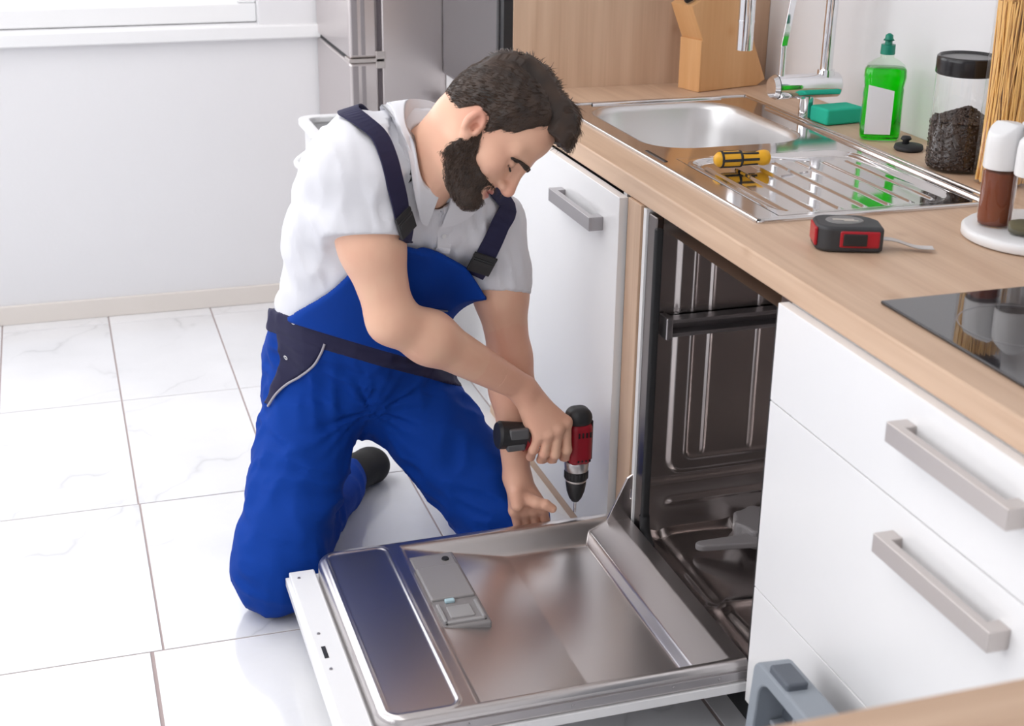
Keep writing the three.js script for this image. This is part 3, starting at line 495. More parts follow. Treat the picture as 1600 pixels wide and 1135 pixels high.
{ // tape measure
  const a = at(1315, 380, 'y', WT), T = thing('tape_measure', 'black and red tape measure with its blade tongue pulled out, on the worktop', 'tape measure', [0.166, WT + 0.001, 0.49]); T.rotation.y = -0.35;
  const shape = (w, d, r) => { const s = new THREE.Shape(); s.moveTo(-w / 2 + r, -d / 2); s.lineTo(w / 2 - 0.006, -d / 2); s.lineTo(w / 2, -d / 2 + 0.006); s.lineTo(w / 2, d * 0.1); s.quadraticCurveTo(w * 0.36, d / 2, w * 0.12, d / 2); s.lineTo(-w / 2 + r, d / 2); s.absarc(-w / 2 + r, d / 2 - r, r, Math.PI / 2, Math.PI); s.lineTo(-w / 2, -d / 2 + r); s.absarc(-w / 2 + r, -d / 2 + r, r, Math.PI, 1.5 * Math.PI); return s; };
  const red = std({ color: lin(0.42, 0.008, 0.02), roughness: 0.28 }), grey = std({ color: lin(0.035, 0.036, 0.04), roughness: 0.55 });
  part('case', slab(shape(0.112, 0.085, 0.028), 0.0, 0.044, 0.006), grey, T, 'dark rubber case');
  part('side_inlay', join(box(-0.018, 0.05, 0.008, 0.038, 0.035, 0.0442, 0.004), box(-0.0578, -0.052, 0.008, 0.04, -0.022, 0.03, 0.003)), red, T, 'glossy red inlay');
  part('belt_clip', box(-0.012, 0.028, 0.012, 0.033, 0.0425, 0.0465, 0.002), M.black, T);
  part('top_badge', join(cyl(0.028, 0.027, 0.0015, 40).scale(1.15, 1, 0.9).translate(-0.004, 0.044, -0.002)), std({ color: lin(0.14, 0.135, 0.135), roughness: 0.3 }), T, 'grey oval badge');
  part('badge_print', join(box(-0.024, 0.012, 0.0456, 0.0459, -0.006, 0.001), box(-0.006, 0.018, 0.0456, 0.0459, 0.003, 0.008)), std({ color: lin(0.55, 0.5, 0.45), roughness: 0.5 }), T);
  part('mouth', box(0.053, 0.059, 0.006, 0.036, 0.0, 0.026, 0.002), M.nickel, T);
  part('blade', (() => { const g = bySide((u, v) => { const x = 0.055 + u * 0.09, w = (v - 0.5), y = 0.012 * (1 - u) + 0.003 + 0.0025 * Math.sin(u * 7) + 0.02 * Math.abs(w) ** 2 * 0.4; return [x, y, 0.013 + w * 0.022 + 0.012 * u * u]; }, 30, 6); return join(g, g.clone().translate(0, 0.0005, 0)); })(), std({ color: lin(0.6, 0.57, 0.56), roughness: 0.4, metalness: 0.3, side: THREE.DoubleSide }), T, 'pale steel blade');
}
{ // screwdriver
  const A = at(1116, 252, 'y', WT + 0.02), Bp = at(1205, 248, 'y', WT + 0.02), S = thing('screwdriver', 'yellow and black screwdriver lying on the draining board', 'screwdriver', [A.x, WT + 0.023, A.z]);
  S.rotation.y = -Math.atan2(Bp.z - A.z, Bp.x - A.x);
  const yel = std({ color: lin(0.83, 0.42, 0.012), roughness: 0.4 }), r = 0.0165;
  const along = (pts) => lathe(pts.map(([q, y]) => [Math.max(q, 1e-5), y]), 36).rotateZ(-Math.PI / 2);
  part('grip', along([[0, 0], [0.009, 0.001], [0.0145, 0.007], [r, 0.014], [r, 0.052], [0.0145, 0.058], [0.0135, 0.066], [0.0125, 0.09], [0.0155, 0.1], [0.0165, 0.108], [0.0145, 0.117], [0.006, 0.122], [0, 0.123]]), yel, S, 'yellow plastic grip');
  const band = []; for (let k = 0; k < 6; k++) band.push(box(0.012, 0.056, r - 0.0016, r + 0.0014, -0.0028, 0.0028, 0.0012).rotateX(k * Math.PI / 3 + 0.5), box(0.056, 0.094, 0.0118, 0.0148, -0.0026, 0.0026, 0.0012).rotateX(k * Math.PI / 3 + 0.5));
  part('rubber_inlay', join(...band, along([[0.0155, 0.012], [r + 0.0014, 0.013], [r + 0.0014, 0.0165], [0.0155, 0.0175]]), along([[0.0135, 0.052], [r + 0.001, 0.053], [r + 0.001, 0.057], [0.013, 0.06]])), M.rubber, S, 'black rubber inlay');
  part('shaft', bar([0.12, 0, 0], [0.21, -0.011, 0], 0.003, 0.003, 10), M.chrome, S);
}
{ // knife block and knives
  const f = [0.507, -0.853], ang = 0.27, K = thing('knife_block', 'slanted beech knife block at the oak-look side panel', 'knife block', [f[0], WT + 0.001, f[1]]); K.rotation.y = ang;
  const T = 0.085, ex = (pts, d, z) => { const s = new THREE.Shape(pts.map((p) => new THREE.Vector2(...p))); return new THREE.ExtrudeGeometry(s, { depth: d - 0.004, bevelEnabled: true, bevelSize: 0.002, bevelOffset: -0.002, bevelThickness: 0.002, bevelSegments: 2 }).translate(0, 0, z - d + 0.002); };
  part('foot', boxUV(ex([[0, 0], [0.07, 0], [0.06, 0.085], [0.012, 0.133], [0.0, 0.133]], T, 0)), M.beech, K);
  part('slanted_block', boxUV(ex([[0.068, 0], [0.205, 0], [0.232, 0.014], [0.1, 0.292], [-0.038, 0.222]], T, -0.0005)), M.beech, K);
  const L = V(-0.132, 0.278, 0).normalize();
  for (const [q, z, len] of [[0.012, -0.022, 0.1], [0.03, -0.05, 0.09], [0.055, -0.03, 0.11], [0.08, -0.058, 0.1]]) {
    const top = V(-0.038 + q, 0.222 + q * 0.507, z).applyAxisAngle(V(0, 1, 0), ang).add(V(f[0], WT + 0.001, f[1]));
    const k = thing('kitchen_knife', 'black handled kitchen knife stuck in the beech block', 'knife', [top.x, top.y, top.z], 'knives in the block');
    const ax = L.clone().applyAxisAngle(V(0, 1, 0), ang); k.quaternion.setFromUnitVectors(V(0, 1, 0), ax);
    part('grip', box(-0.013, 0.013, 0.003, len, -0.008, 0.008, 0.006), M.black, k);
    for (const y of [0.03, 0.06]) part('rivet', bar([0, y, -0.0088], [0, y, 0.0088], 0.003, 0.003, 10), M.chrome, k);
    part('blade', box(-0.011, 0.011, -0.09, 0.004, -0.001, 0.001), M.chrome, k);
  }
}
// ------------------------------------------------------------------ the man: smooth distance fields meshed with surface nets
const smin = (a, b, k) => { const h = Math.max(k - Math.abs(a - b), 0) / k; return Math.min(a, b) - h * h * k * 0.25; };
const smax = (a, b, k) => -smin(-a, -b, k);
function cone(a, ra, b, rb) {  // capsule whose radius runs from ra to rb
  const ax = a.x, ay = a.y, az = a.z, bx = b.x - ax, by = b.y - ay, bz = b.z - az, q = 1 / (bx * bx + by * by + bz * bz), dr = rb - ra;
  return (x, y, z) => { x -= ax; y -= ay; z -= az; let t = (x * bx + y * by + z * bz) * q; t = t < 0 ? 0 : t > 1 ? 1 : t; const u = x - bx * t, v = y - by * t, w = z - bz * t; return Math.sqrt(u * u + v * v + w * w) - ra - dr * t; };
}
function egg(c, ex, ey, r) {  // ellipsoid at c, axes ex (r.x), ey (r.y) and their cross product (r.z)
  const ez = ex.clone().cross(ey);
  return (x, y, z) => {
    x -= c.x; y -= c.y; z -= c.z; const u = x * ex.x + y * ex.y + z * ex.z, v = x * ey.x + y * ey.y + z * ey.z, w = x * ez.x + y * ez.y + z * ez.z;
    const a = u / r[0], b = v / r[1], d = w / r[2], k0 = Math.sqrt(a * a + b * b + d * d), e = a / r[0], f = b / r[1], g = d / r[2], k1 = Math.sqrt(e * e + f * f + g * g);
    return k1 < 1e-9 ? -Math.min(...r) : k0 * (k0 - 1) / k1;
  };
}
function surface(sdf, lo, hi, cell) {
  const nx = Math.ceil((hi[0] - lo[0]) / cell) + 1, ny = Math.ceil((hi[1] - lo[1]) / cell) + 1, nz = Math.ceil((hi[2] - lo[2]) / cell) + 1, N = nx * ny * nz;
  const f = new Float32Array(N).fill(1), B = 6, at3 = (i, j, k) => i + nx * (j + ny * k);
  for (let k0 = 0; k0 < nz; k0 += B) for (let j0 = 0; j0 < ny; j0 += B) for (let i0 = 0; i0 < nx; i0 += B) {
    const h = B * cell / 2, d = sdf(lo[0] + i0 * cell + h, lo[1] + j0 * cell + h, lo[2] + k0 * cell + h);
    const far = Math.abs(d) > h * 2.6 + 0.012;
    for (let k = k0; k < Math.min(nz, k0 + B); k++) for (let j = j0; j < Math.min(ny, j0 + B); j++) for (let i = i0; i < Math.min(nx, i0 + B); i++)
      f[at3(i, j, k)] = far ? d : sdf(lo[0] + i * cell, lo[1] + j * cell, lo[2] + k * cell);
  }
  const id = new Int32Array(N).fill(-1), pos = [], idx = [];
  for (let k = 0; k < nz - 1; k++) for (let j = 0; j < ny - 1; j++) for (let i = 0; i < nx - 1; i++) {
    let m = 0; const q = at3(i, j, k), c = [f[q], f[q + 1], f[q + nx], f[q + nx + 1], f[q + nx * ny], f[q + nx * ny + 1], f[q + nx * ny + nx], f[q + nx * ny + nx + 1]];
    for (let s = 0; s < 8; s++) if (c[s] < 0) m |= 1 << s;
    if (m === 0 || m === 255) continue;
    let X = 0, Y = 0, Z = 0, n = 0;
    const edge = (a, b, x, y, z, dx, dy, dz) => { if ((c[a] < 0) !== (c[b] < 0)) { const t = c[a] / (c[a] - c[b]); X += x + dx * t; Y += y + dy * t; Z += z + dz * t; n++; } };
    edge(0, 1, 0, 0, 0, 1, 0, 0); edge(2, 3, 0, 1, 0, 1, 0, 0); edge(4, 5, 0, 0, 1, 1, 0, 0); edge(6, 7, 0, 1, 1, 1, 0, 0);
    edge(0, 2, 0, 0, 0, 0, 1, 0); edge(1, 3, 1, 0, 0, 0, 1, 0); edge(4, 6, 0, 0, 1, 0, 1, 0); edge(5, 7, 1, 0, 1, 0, 1, 0);
    edge(0, 4, 0, 0, 0, 0, 0, 1); edge(1, 5, 1, 0, 0, 0, 0, 1); edge(2, 6, 0, 1, 0, 0, 0, 1); edge(3, 7, 1, 1, 0, 0, 0, 1);
    id[q] = pos.length / 3; pos.push(lo[0] + (i + X / n) * cell, lo[1] + (j + Y / n) * cell, lo[2] + (k + Z / n) * cell);
  }
  const quad = (a, b, c, d, flip) => { if (a < 0 || b < 0 || c < 0 || d < 0) return; flip ? idx.push(a, c, b, a, d, c) : idx.push(a, b, c, a, c, d); };
  const sx = 1, sy = nx, sz = nx * ny;
  for (let k = 1; k < nz - 1; k++) for (let j = 1; j < ny - 1; j++) for (let i = 1; i < nx - 1; i++) {
    const q = at3(i, j, k), s = f[q] < 0;
    if (s !== f[q + sx] < 0) quad(id[q - sy - sz], id[q - sz], id[q], id[q - sy], !s);
    if (s !== f[q + sy] < 0) quad(id[q - sx - sz], id[q - sx], id[q], id[q - sz], !s);
    if (s !== f[q + sz] < 0) quad(id[q - sx - sy], id[q - sy], id[q], id[q - sx], !s);
  }
  const g = new THREE.BufferGeometry(); g.setAttribute('position', new THREE.Float32BufferAttribute(pos, 3)); g.setIndex(idx); g.computeVertexNormals(); return g;
}
function paint(g, fn) { const p = g.attributes.position, c = new Float32Array(p.count * 3); for (let i = 0; i < p.count; i++) c.set(fn(p.getX(i), p.getY(i), p.getZ(i)), 3 * i); g.setAttribute('color', new THREE.BufferAttribute(c, 3)); return g; }
function together(list, keepColor) { return mergeGeometries(list.map((g) => { g = g.index ? g.toNonIndexed() : g.clone(); for (const k of Object.keys(g.attributes)) if (!(['position', 'normal'].includes(k) || (keepColor && k === 'color'))) g.deleteAttribute(k); return g; })); }
const mix = (a, b, t) => a.clone().lerp(b, t);

// ---- joints (from the photograph: pixel and depth)
const J = {
  hipR: V(-0.603, 0.43, -0.37), hipL: V(-0.42, 0.41, -0.35),
  kneeR: at(434, 886, 'y', 0.1), kneeL: at(790, 822, 'y', 0.1),
  ankR: V(-0.58, 0.065, -0.49), ankL: V(-0.2, 0.065, -0.56),
  shR: at(548, 262, 'z', -0.04), shL: at(767, 352, 'z', -0.13),
  elR: at(612, 500, 'z', -0.0), wrR: at(815, 606, 'z', -0.05),
  elL: at(797, 560, 'z', -0.125), wrL: at(807, 742, 'z', -0.085),
  pelvis: V(-0.52, 0.45, -0.37), waist: V(-0.515, 0.57, -0.315), chest: V(-0.475, 0.76, -0.215), top: V(-0.435, 0.9, -0.125), nape: V(-0.425, 0.962, -0.085),
  head: at(757, 199, 'z', 0.04)
};
const AX = { l0: V(0.985, -0.1, 0.14).normalize() };
AX.u0 = J.waist.clone().sub(J.pelvis).normalize(); AX.l0.addScaledVector(AX.u0, -AX.l0.dot(AX.u0)).normalize();
AX.u1 = J.top.clone().sub(J.waist).normalize(); AX.l1 = J.shL.clone().sub(J.shR).normalize(); AX.l1.addScaledVector(AX.u1, -AX.l1.dot(AX.u1)).normalize();
AX.f1 = AX.l1.clone().cross(AX.u1); AX.f0 = AX.l0.clone().cross(AX.u0);
AX.lm = mix(AX.l0, AX.l1, 0.5).normalize(); AX.um = mix(AX.u0, AX.u1, 0.5); AX.um.addScaledVector(AX.lm, -AX.um.dot(AX.lm)).normalize();

// ---- head frame: seen almost in profile, bent far forward
const HS = 1.1, camR = V(1, 0, 0).applyQuaternion(camera.quaternion), camU = V(0, 1, 0).applyQuaternion(camera.quaternion), camB = V(0, 0, 1).applyQuaternion(camera.quaternion);
const HF = V(0, 0, 0).addScaledVector(camR, 0.57).addScaledVector(camU, -0.82).addScaledVector(camB, 0.05).normalize();
const HU = V(0, 0, 0).addScaledVector(camR, 0.82).addScaledVector(camU, 0.57).addScaledVector(camB, 0.06); HU.addScaledVector(HF, -HU.dot(HF)).normalize();
const HL = HU.clone().cross(HF);
const toHead = (x, y, z) => { x -= J.head.x; y -= J.head.y; z -= J.head.z; return [(x * HL.x + y * HL.y + z * HL.z) / HS, (x * HU.x + y * HU.y + z * HU.z) / HS, (x * HF.x + y * HF.y + z * HF.z) / HS]; };
const fromHead = (a, b, c) => J.head.clone().addScaledVector(HL, a * HS).addScaledVector(HU, b * HS).addScaledVector(HF, c * HS);
const X1 = V(1, 0, 0), Y1 = V(0, 1, 0);
const headLocal = (() => {
  const e = (c, r) => egg(V(...c), X1, Y1, r);
  const cran = e([0, 0.03, -0.003], [0.074, 0.097, 0.085]), face = e([0, -0.022, 0.022], [0.06, 0.076, 0.07]), fore = e([0, 0.056, 0.036], [0.06, 0.052, 0.058]);
  const jawA = [1, -1].map((s) => cone(V(0.05 * s, -0.042, 0.004), 0.02, V(0.012 * s, -0.083, 0.07), 0.016)), chin = e([0, -0.084, 0.078], [0.02, 0.015, 0.017]);
  const brow = [1, -1].map((s) => cone(V(0.012 * s, 0.019, 0.087), 0.011, V(0.042 * s, 0.021, 0.07), 0.011));
  const nose = cone(V(0, 0.01, 0.092), 0.0075, V(0, -0.026, 0.11), 0.0105), tip = e([0, -0.03, 0.109], [0.0105, 0.0095, 0.011]), ala = [1, -1].map((s) => e([0.0115 * s, -0.032, 0.098], [0.008, 0.0075, 0.0105]));
  const sock = [1, -1].map((s) => e([0.031 * s, 0.002, 0.099], [0.019, 0.0135, 0.018])), lid = [1, -1].map((s) => e([0.031 * s, 0.001, 0.0745], [0.0155, 0.0125, 0.0145])), slit = [1, -1].map((s) => e([0.032 * s, -0.005, 0.089], [0.0125, 0.0014, 0.01]));
  const cheek = [1, -1].map((s) => e([0.043 * s, -0.02, 0.058], [0.023, 0.022, 0.024]));
  const lipU = e([0, -0.053, 0.089], [0.022, 0.0055, 0.0115]), lipD = e([0, -0.0635, 0.088], [0.019, 0.0065, 0.0115]), gape = e([0, -0.0575, 0.1], [0.022, 0.0016, 0.012]), muzzle = e([0, -0.058, 0.067], [0.034, 0.027, 0.024]);
  const tilt = V(0, Math.cos(0.28), -Math.sin(0.28)), earAx = (s) => V(1, 0, 0.42 * s).normalize();
  const ear = [1, -1].map((s) => { const ex = earAx(s), ey = tilt.clone().addScaledVector(ex, -tilt.dot(ex)).normalize(), c = V(0.08 * s, -0.012, 0.0), ez = ex.clone().cross(ey), lobe = egg(c.clone().addScaledVector(ey, -0.022).addScaledVector(ez, 0.003), ex, ey, [0.006, 0.009, 0.0078]);
    const out = egg(c, ex, ey, [0.0105, 0.0245, 0.0172]), inn = egg(c.clone().addScaledVector(ex, 0.0085 * s).addScaledVector(ez, 0.002), ex, ey, [0.0095, 0.0175, 0.0112]), anti = cone(c.clone().addScaledVector(ey, 0.014).addScaledVector(ez, -0.006).addScaledVector(ex, 0.002 * s), 0.0035, c.clone().addScaledVector(ey, -0.014).addScaledVector(ez, -0.009).addScaledVector(ex, 0.002 * s), 0.003), hole = egg(c.clone().addScaledVector(ez, 0.006).addScaledVector(ey, -0.005), ex, ey, [0.012, 0.009, 0.006]), tragus = egg(c.clone().addScaledVector(ez, 0.012).addScaledVector(ey, -0.007).addScaledVector(ex, 0.001 * s), ex, ey, [0.006, 0.007, 0.0045]);
    return (x, y, z) => { const d = smax(out(x, y, z), -inn(x, y, z), 0.005); return smin(smin(smin(Math.max(d, -hole(x, y, z)), anti(x, y, z), 0.004), lobe(x, y, z), 0.006), tragus(x, y, z), 0.004); }; });
  return (x, y, z, bare = false) => {
    let d = smin(cran(x, y, z), face(x, y, z), 0.03); d = smin(d, fore(x, y, z), 0.03);
    for (const q of jawA) d = smin(d, q(x, y, z), 0.03); d = smin(d, chin(x, y, z), 0.02); d = smin(d, muzzle(x, y, z), 0.02);
    for (const q of cheek) d = smin(d, q(x, y, z), 0.025); for (const q of brow) d = smin(d, q(x, y, z), 0.016);
    if (z > 0.03) {
      for (const q of sock) d = smax(d, -q(x, y, z), 0.016);
      for (const q of lid) d = smin(d, q(x, y, z), 0.005); for (const q of slit) d = smax(d, -q(x, y, z), 0.0015);
      d = smin(d, nose(x, y, z), 0.014); d = smin(d, tip(x, y, z), 0.008); for (const q of ala) d = smin(d, q(x, y, z), 0.005);
      d = smin(d, lipU(x, y, z), 0.006); d = smin(d, lipD(x, y, z), 0.006); d = smax(d, -gape(x, y, z), 0.002);
    }
    if (!bare && Math.abs(x) > 0.05) for (const q of ear) d = smin(d, q(x, y, z), 0.006);
    return d;
  };
})();
const headSDF = (x, y, z) => { const q = toHead(x, y, z); if (q[0] * q[0] + q[1] * q[1] + q[2] * q[2] > 0.06) return Math.hypot(...q) * HS - 0.15; return headLocal(...q) * HS; };

// ---- torso, arms, legs
const torso = (() => {
  const parts = [egg(J.pelvis, AX.l0, AX.u0, [0.172, 0.14, 0.13]), egg(J.waist, AX.lm, AX.um, [0.176, 0.16, 0.128]), egg(J.chest, AX.l1, AX.u1, [0.192, 0.19, 0.138]), cone(mix(J.nape, J.shR, 0.25).addScaledVector(AX.u1, -0.03), 0.075, mix(J.nape, J.shR, 0.85).addScaledVector(AX.u1, -0.025), 0.068), cone(mix(J.nape, J.shL, 0.25).addScaledVector(AX.u1, -0.03), 0.075, mix(J.nape, J.shL, 0.85).addScaledVector(AX.u1, -0.02), 0.068), cone(at(572, 222, 'z', -0.09), 0.05, at(668, 212, 'z', -0.085), 0.047)];
  return (x, y, z) => { let d = parts[0](x, y, z); for (let i = 1; i < 5; i++) d = smin(d, parts[i](x, y, z), 0.07); return smin(d, parts[5](x, y, z), 0.03); };
})();
const neck = (() => { const a = fromHead(0, -0.03, -0.03), b = mix(J.nape, J.top, 0.4).addScaledVector(AX.f1, 0.004); const c = cone(a, 0.056, b, 0.063), ad = cone(fromHead(0, -0.075, 0.02), 0.03, J.top.clone().addScaledVector(AX.f1, 0.05), 0.036); return (x, y, z) => smin(c(x, y, z), ad(x, y, z), 0.05); })();
const armR = (() => { const m = mix(J.elR, J.wrR, 0.28).addScaledVector(camU, 0.004); const p = [cone(J.shR, 0.068, mix(J.shR, J.elR, 0.5), 0.06), cone(mix(J.shR, J.elR, 0.5), 0.06, J.elR, 0.044), cone(J.elR, 0.045, m, 0.05), cone(m, 0.05, J.wrR, 0.029)]; return (x, y, z) => smin(smin(p[0](x, y, z), p[1](x, y, z), 0.03), smin(p[2](x, y, z), p[3](x, y, z), 0.03), 0.03); })();
const armL = (() => { const m = mix(J.elL, J.wrL, 0.25); const p = [cone(J.shL, 0.064, mix(J.shL, J.elL, 0.5), 0.053), cone(mix(J.shL, J.elL, 0.5), 0.053, J.elL, 0.042), cone(J.elL, 0.042, m, 0.044), cone(m, 0.044, J.wrL, 0.028)]; return (x, y, z) => smin(smin(p[0](x, y, z), p[1](x, y, z), 0.03), smin(p[2](x, y, z), p[3](x, y, z), 0.03), 0.03); })();

// ---- hands
const DRILL = { axis: at(901, 720, 'z', -0.047) };
function finger(points, r0, r1) { const p = points.map((q) => q), n = p.length - 1, f = []; for (let i = 0; i < n; i++) f.push(cone(p[i], r0 + (r1 - r0) * i / n, p[i + 1], r0 + (r1 - r0) * (i + 1) / n)); return (x, y, z) => { let d = f[0](x, y, z); for (let i = 1; i < n; i++) d = smin(d, f[i](x, y, z), 0.005); return d; }; }
const handR = (() => {
  const Z = DRILL.axis.z, P = (px, py, dz) => at(px, py, 'z', Z + dz);
  const mcp = [P(884, 660, 0.024), P(872, 670, 0.033), P(857, 678, 0.033), P(842, 681, 0.027)];
  const pip = [P(885, 703, 0.03), P(867, 710, 0.033), P(850, 709, 0.031), P(833, 704, 0.027)];
  const dip = [P(882, 716, 0.008), P(862, 720, 0.008), P(846, 719, 0.006), P(829, 714, 0.004)];
  const tip = [P(884, 706, -0.018), P(864, 708, -0.02), P(848, 707, -0.02), P(831, 705, -0.018)];
  const fs = mcp.map((m, i) => finger([m, pip[i], dip[i], tip[i]], [0.0118, 0.0118, 0.0112, 0.0102][i], [0.0098, 0.0098, 0.0094, 0.0086][i]));
  const wr = J.wrR, palm = mcp.map((m, i) => cone(mix(wr, m, 0.12), 0.019, m, 0.0135));
  const heel = cone(mix(wr, mcp[3], 0.2), 0.02, mix(wr, mcp[3], 0.75).add(V(-0.004, 0, -0.012)), 0.017), thumbRoot = cone(mix(wr, mcp[0], 0.25).add(V(0.004, 0, -0.012)), 0.02, P(873, 655, -0.02), 0.015);
  const thumb = finger([P(872, 653, -0.018), P(884, 668, -0.032), P(876, 690, -0.036)], 0.0135, 0.0105);
  return (x, y, z) => { let d = palm[0](x, y, z); for (let i = 1; i < 4; i++) d = smin(d, palm[i](x, y, z), 0.014); d = smin(d, heel(x, y, z), 0.012); d = smin(d, thumbRoot(x, y, z), 0.014); let k = fs[0](x, y, z); for (let i = 1; i < 4; i++) k = smin(k, fs[i](x, y, z), 0.0022); d = smin(d, k, 0.009); return smin(d, thumb(x, y, z), 0.008); };
})();
const handL = (() => {
  const P = (px, py, z) => at(px, py, 'z', z), wr = J.wrL;
  const mcp = [V(-0.178, 0.185, -0.058), V(-0.2, 0.18, -0.062), V(-0.221, 0.18, -0.063), V(-0.24, 0.185, -0.062)];
  const fs = mcp.map((m, i) => finger([m, m.clone().add(V(0.01, -0.045, -0.002)), m.clone().add(V(0.014, -0.078, 0.004)), m.clone().add(V(0.016, -0.098, 0.012))], 0.0112, 0.009));
  const palm = mcp.map((m) => cone(mix(wr, m, 0.15), 0.021, m, 0.0135));
  const heel = cone(P(806, 770, -0.055), 0.017, P(808, 790, -0.042), 0.0135), thumb = finger([P(818, 778, -0.052), P(838, 786, -0.037), P(852, 789, -0.029), P(863, 795, -0.025)], 0.0145, 0.0098);
  return (x, y, z) => { let d = palm[0](x, y, z); for (let i = 1; i < 4; i++) d = smin(d, palm[i](x, y, z), 0.014); d = smin(d, heel(x, y, z), 0.014); let k = fs[0](x, y, z); for (let i = 1; i < 4; i++) k = smin(k, fs[i](x, y, z), 0.002); d = smin(d, k, 0.008); return smin(d, thumb(x, y, z), 0.009); };
})();
const skinSDF = (x, y, z) => { let d = smin(headSDF(x, y, z), neck(x, y, z), 0.03); d = smin(d, torso(x, y, z) + 0.012, 0.03); d = smin(d, smin(armR(x, y, z), handR(x, y, z), 0.02), 0.02); return smin(d, smin(armL(x, y, z), handL(x, y, z), 0.02), 0.02); };

const person = thing('person', 'kneeling man in white polo shirt and blue bib overalls holding a cordless drill', 'person', [0, 0, 0]);
{
  const normalAt = (f, p) => { const h = 0.003; return V(f(p.x + h, p.y, p.z) - f(p.x - h, p.y, p.z), f(p.x, p.y + h, p.z) - f(p.x, p.y - h, p.z), f(p.x, p.y, p.z + h) - f(p.x, p.y, p.z - h)).normalize(); };
  const onto = (f, p, off = 0) => { p = p.clone(); for (let k = 0; k < 10; k++) p.addScaledVector(normalAt(f, p), -(f(p.x, p.y, p.z) - off) * 0.9); return p; };
  const inner = (x, y, z) => torso(x, y, z) + 0.03;
  const skinM = phys({ vertexColors: true, roughness: 0.46, sheen: 0.1, sheenRoughness: 0.5 });
  const skin = [0.8, 0.49, 0.34], red = [0.74, 0.33, 0.24], lip = [0.52, 0.2, 0.17];
  const bl = (a, b, t) => a.map((v, i) => v + (b[i] - v) * Math.max(0, Math.min(1, t)));
  const color = (x, y, z) => {
    const q = toHead(x, y, z); let c = bl(skin, red, 0.18 + 0.3 * fbm(x * 30, y * 30, z * 30, 3));
    if (Math.hypot(...q) < 0.2) {
      const g = (a, b, d, r) => Math.exp(-((Math.abs(q[0]) - a) ** 2 + (q[1] - b) ** 2 + (q[2] - d) ** 2) / (r * r));
      c = bl(c, red, 0.7 * g(0, -0.03, 0.112, 0.02) + 0.35 * g(0.045, -0.02, 0.07, 0.022) + 0.8 * g(0.085, 0.0, -0.004, 0.03));
      c = bl(c, lip, 1.6 * Math.exp(-((q[0] / 0.02) ** 4 + ((q[1] + 0.058) / 0.0085) ** 4 + ((q[2] - 0.1) / 0.014) ** 2)));
      c = bl(c, [0.2, 0.11, 0.08], 0.7 * g(0.031, -0.005, 0.09, 0.006));
    }
    const kn = Math.min(...[[J.wrR, 0.11], [J.wrL, 0.1]].map(([w, r]) => Math.hypot(x - w.x, y - w.y, z - w.z) / r));
    c = bl(c, red, kn < 1.2 ? 0.25 : 0); return c;
  };
  const boxOf = (pts, m) => { const b = new THREE.Box3(); pts.forEach((p) => b.expandByPoint(p)); b.expandByScalar(m); return [b.min.toArray(), b.max.toArray()]; };
  const pieces = [];
  // coarse body without the finely meshed regions, then head and hands; they overlap slightly
  const cutAt = (p, n) => (x, y, z) => (x - p.x) * n.x + (y - p.y) * n.y + (z - p.z) * n.z;
  const rightCut = mix(J.elR, J.wrR, 0.8), rn = J.wrR.clone().sub(J.elR).normalize(), leftCut = mix(J.elL, J.wrL, 0.8), ln = J.wrL.clone().sub(J.elL).normalize();
  const rc = cutAt(rightCut, rn), lc = cutAt(leftCut, ln), nk = cutAt(mix(J.nape, fromHead(0, -0.04, -0.04), 0.35), J.head.clone().sub(J.nape).normalize());
  const near = (x, y, z, p, r) => (x - p.x) ** 2 + (y - p.y) ** 2 + (z - p.z) ** 2 < r * r;
  const armsSDF = (x, y, z) => { let d = smin(inner(x, y, z), neck(x, y, z), 0.02); d = smin(d, Math.max(smin(armR(x, y, z), handR(x, y, z), 0.02), rc(x, y, z) - 0.006), 0.02); return smin(d, Math.max(smin(armL(x, y, z), handL(x, y, z), 0.02), lc(x, y, z) - 0.006), 0.02); };
  { const [lo, hi] = boxOf([J.shR, J.shL, J.elR, J.wrR, J.elL, J.wrL, J.nape, J.pelvis], 0.12); pieces.push(paint(surface(armsSDF, lo, hi, 0.006), color)); }
  { const [lo, hi] = boxOf([fromHead(0, 0.12, 0), fromHead(0, -0.12, 0), fromHead(0, 0, 0.13), fromHead(0, 0, -0.12), fromHead(0.09, 0, 0), fromHead(-0.09, 0, 0), fromHead(0, -0.09, -0.08)], 0.03);
    pieces.push(paint(surface((x, y, z) => { const h = headSDF(x, y, z); return h > 0.1 ? h : Math.max(smin(h, neck(x, y, z), 0.03), -nk(x, y, z) - 0.004); }, lo, hi, 0.0026), color)); }
  { const c = at(855, 670, 'z', DRILL.axis.z); const [lo, hi] = boxOf([c, rightCut], 0.075); pieces.push(paint(surface((x, y, z) => Math.max(smin(armR(x, y, z), handR(x, y, z), 0.02), -rc(x, y, z) - 0.004), lo, hi, 0.0026), color)); }
  { const [lo, hi] = boxOf([leftCut, V(-0.2, 0.06, -0.06), V(-0.13, 0.17, -0.03)], 0.05); pieces.push(paint(surface((x, y, z) => Math.max(smin(armL(x, y, z), handL(x, y, z), 0.02), -lc(x, y, z) - 0.004), lo, hi, 0.0026), color)); }
  const body = part('body', together(pieces, true), skinM, person, 'bearded face bent down, bare forearms and hands');

  // ---------------- polo shirt
  const knit = std({ color: lin(0.74, 0.74, 0.78), roughness: 0.92 });
  const cuffR = mix(J.shR, J.elR, 0.5), cuffL = mix(J.shL, J.elL, 0.42);
  const nR = V(0, 0, 0).addScaledVector(camR, 0.03).addScaledVector(camU, -1).normalize(), nL = V(0, 0, 0).addScaledVector(camR, -0.06).addScaledVector(camU, -1).normalize();
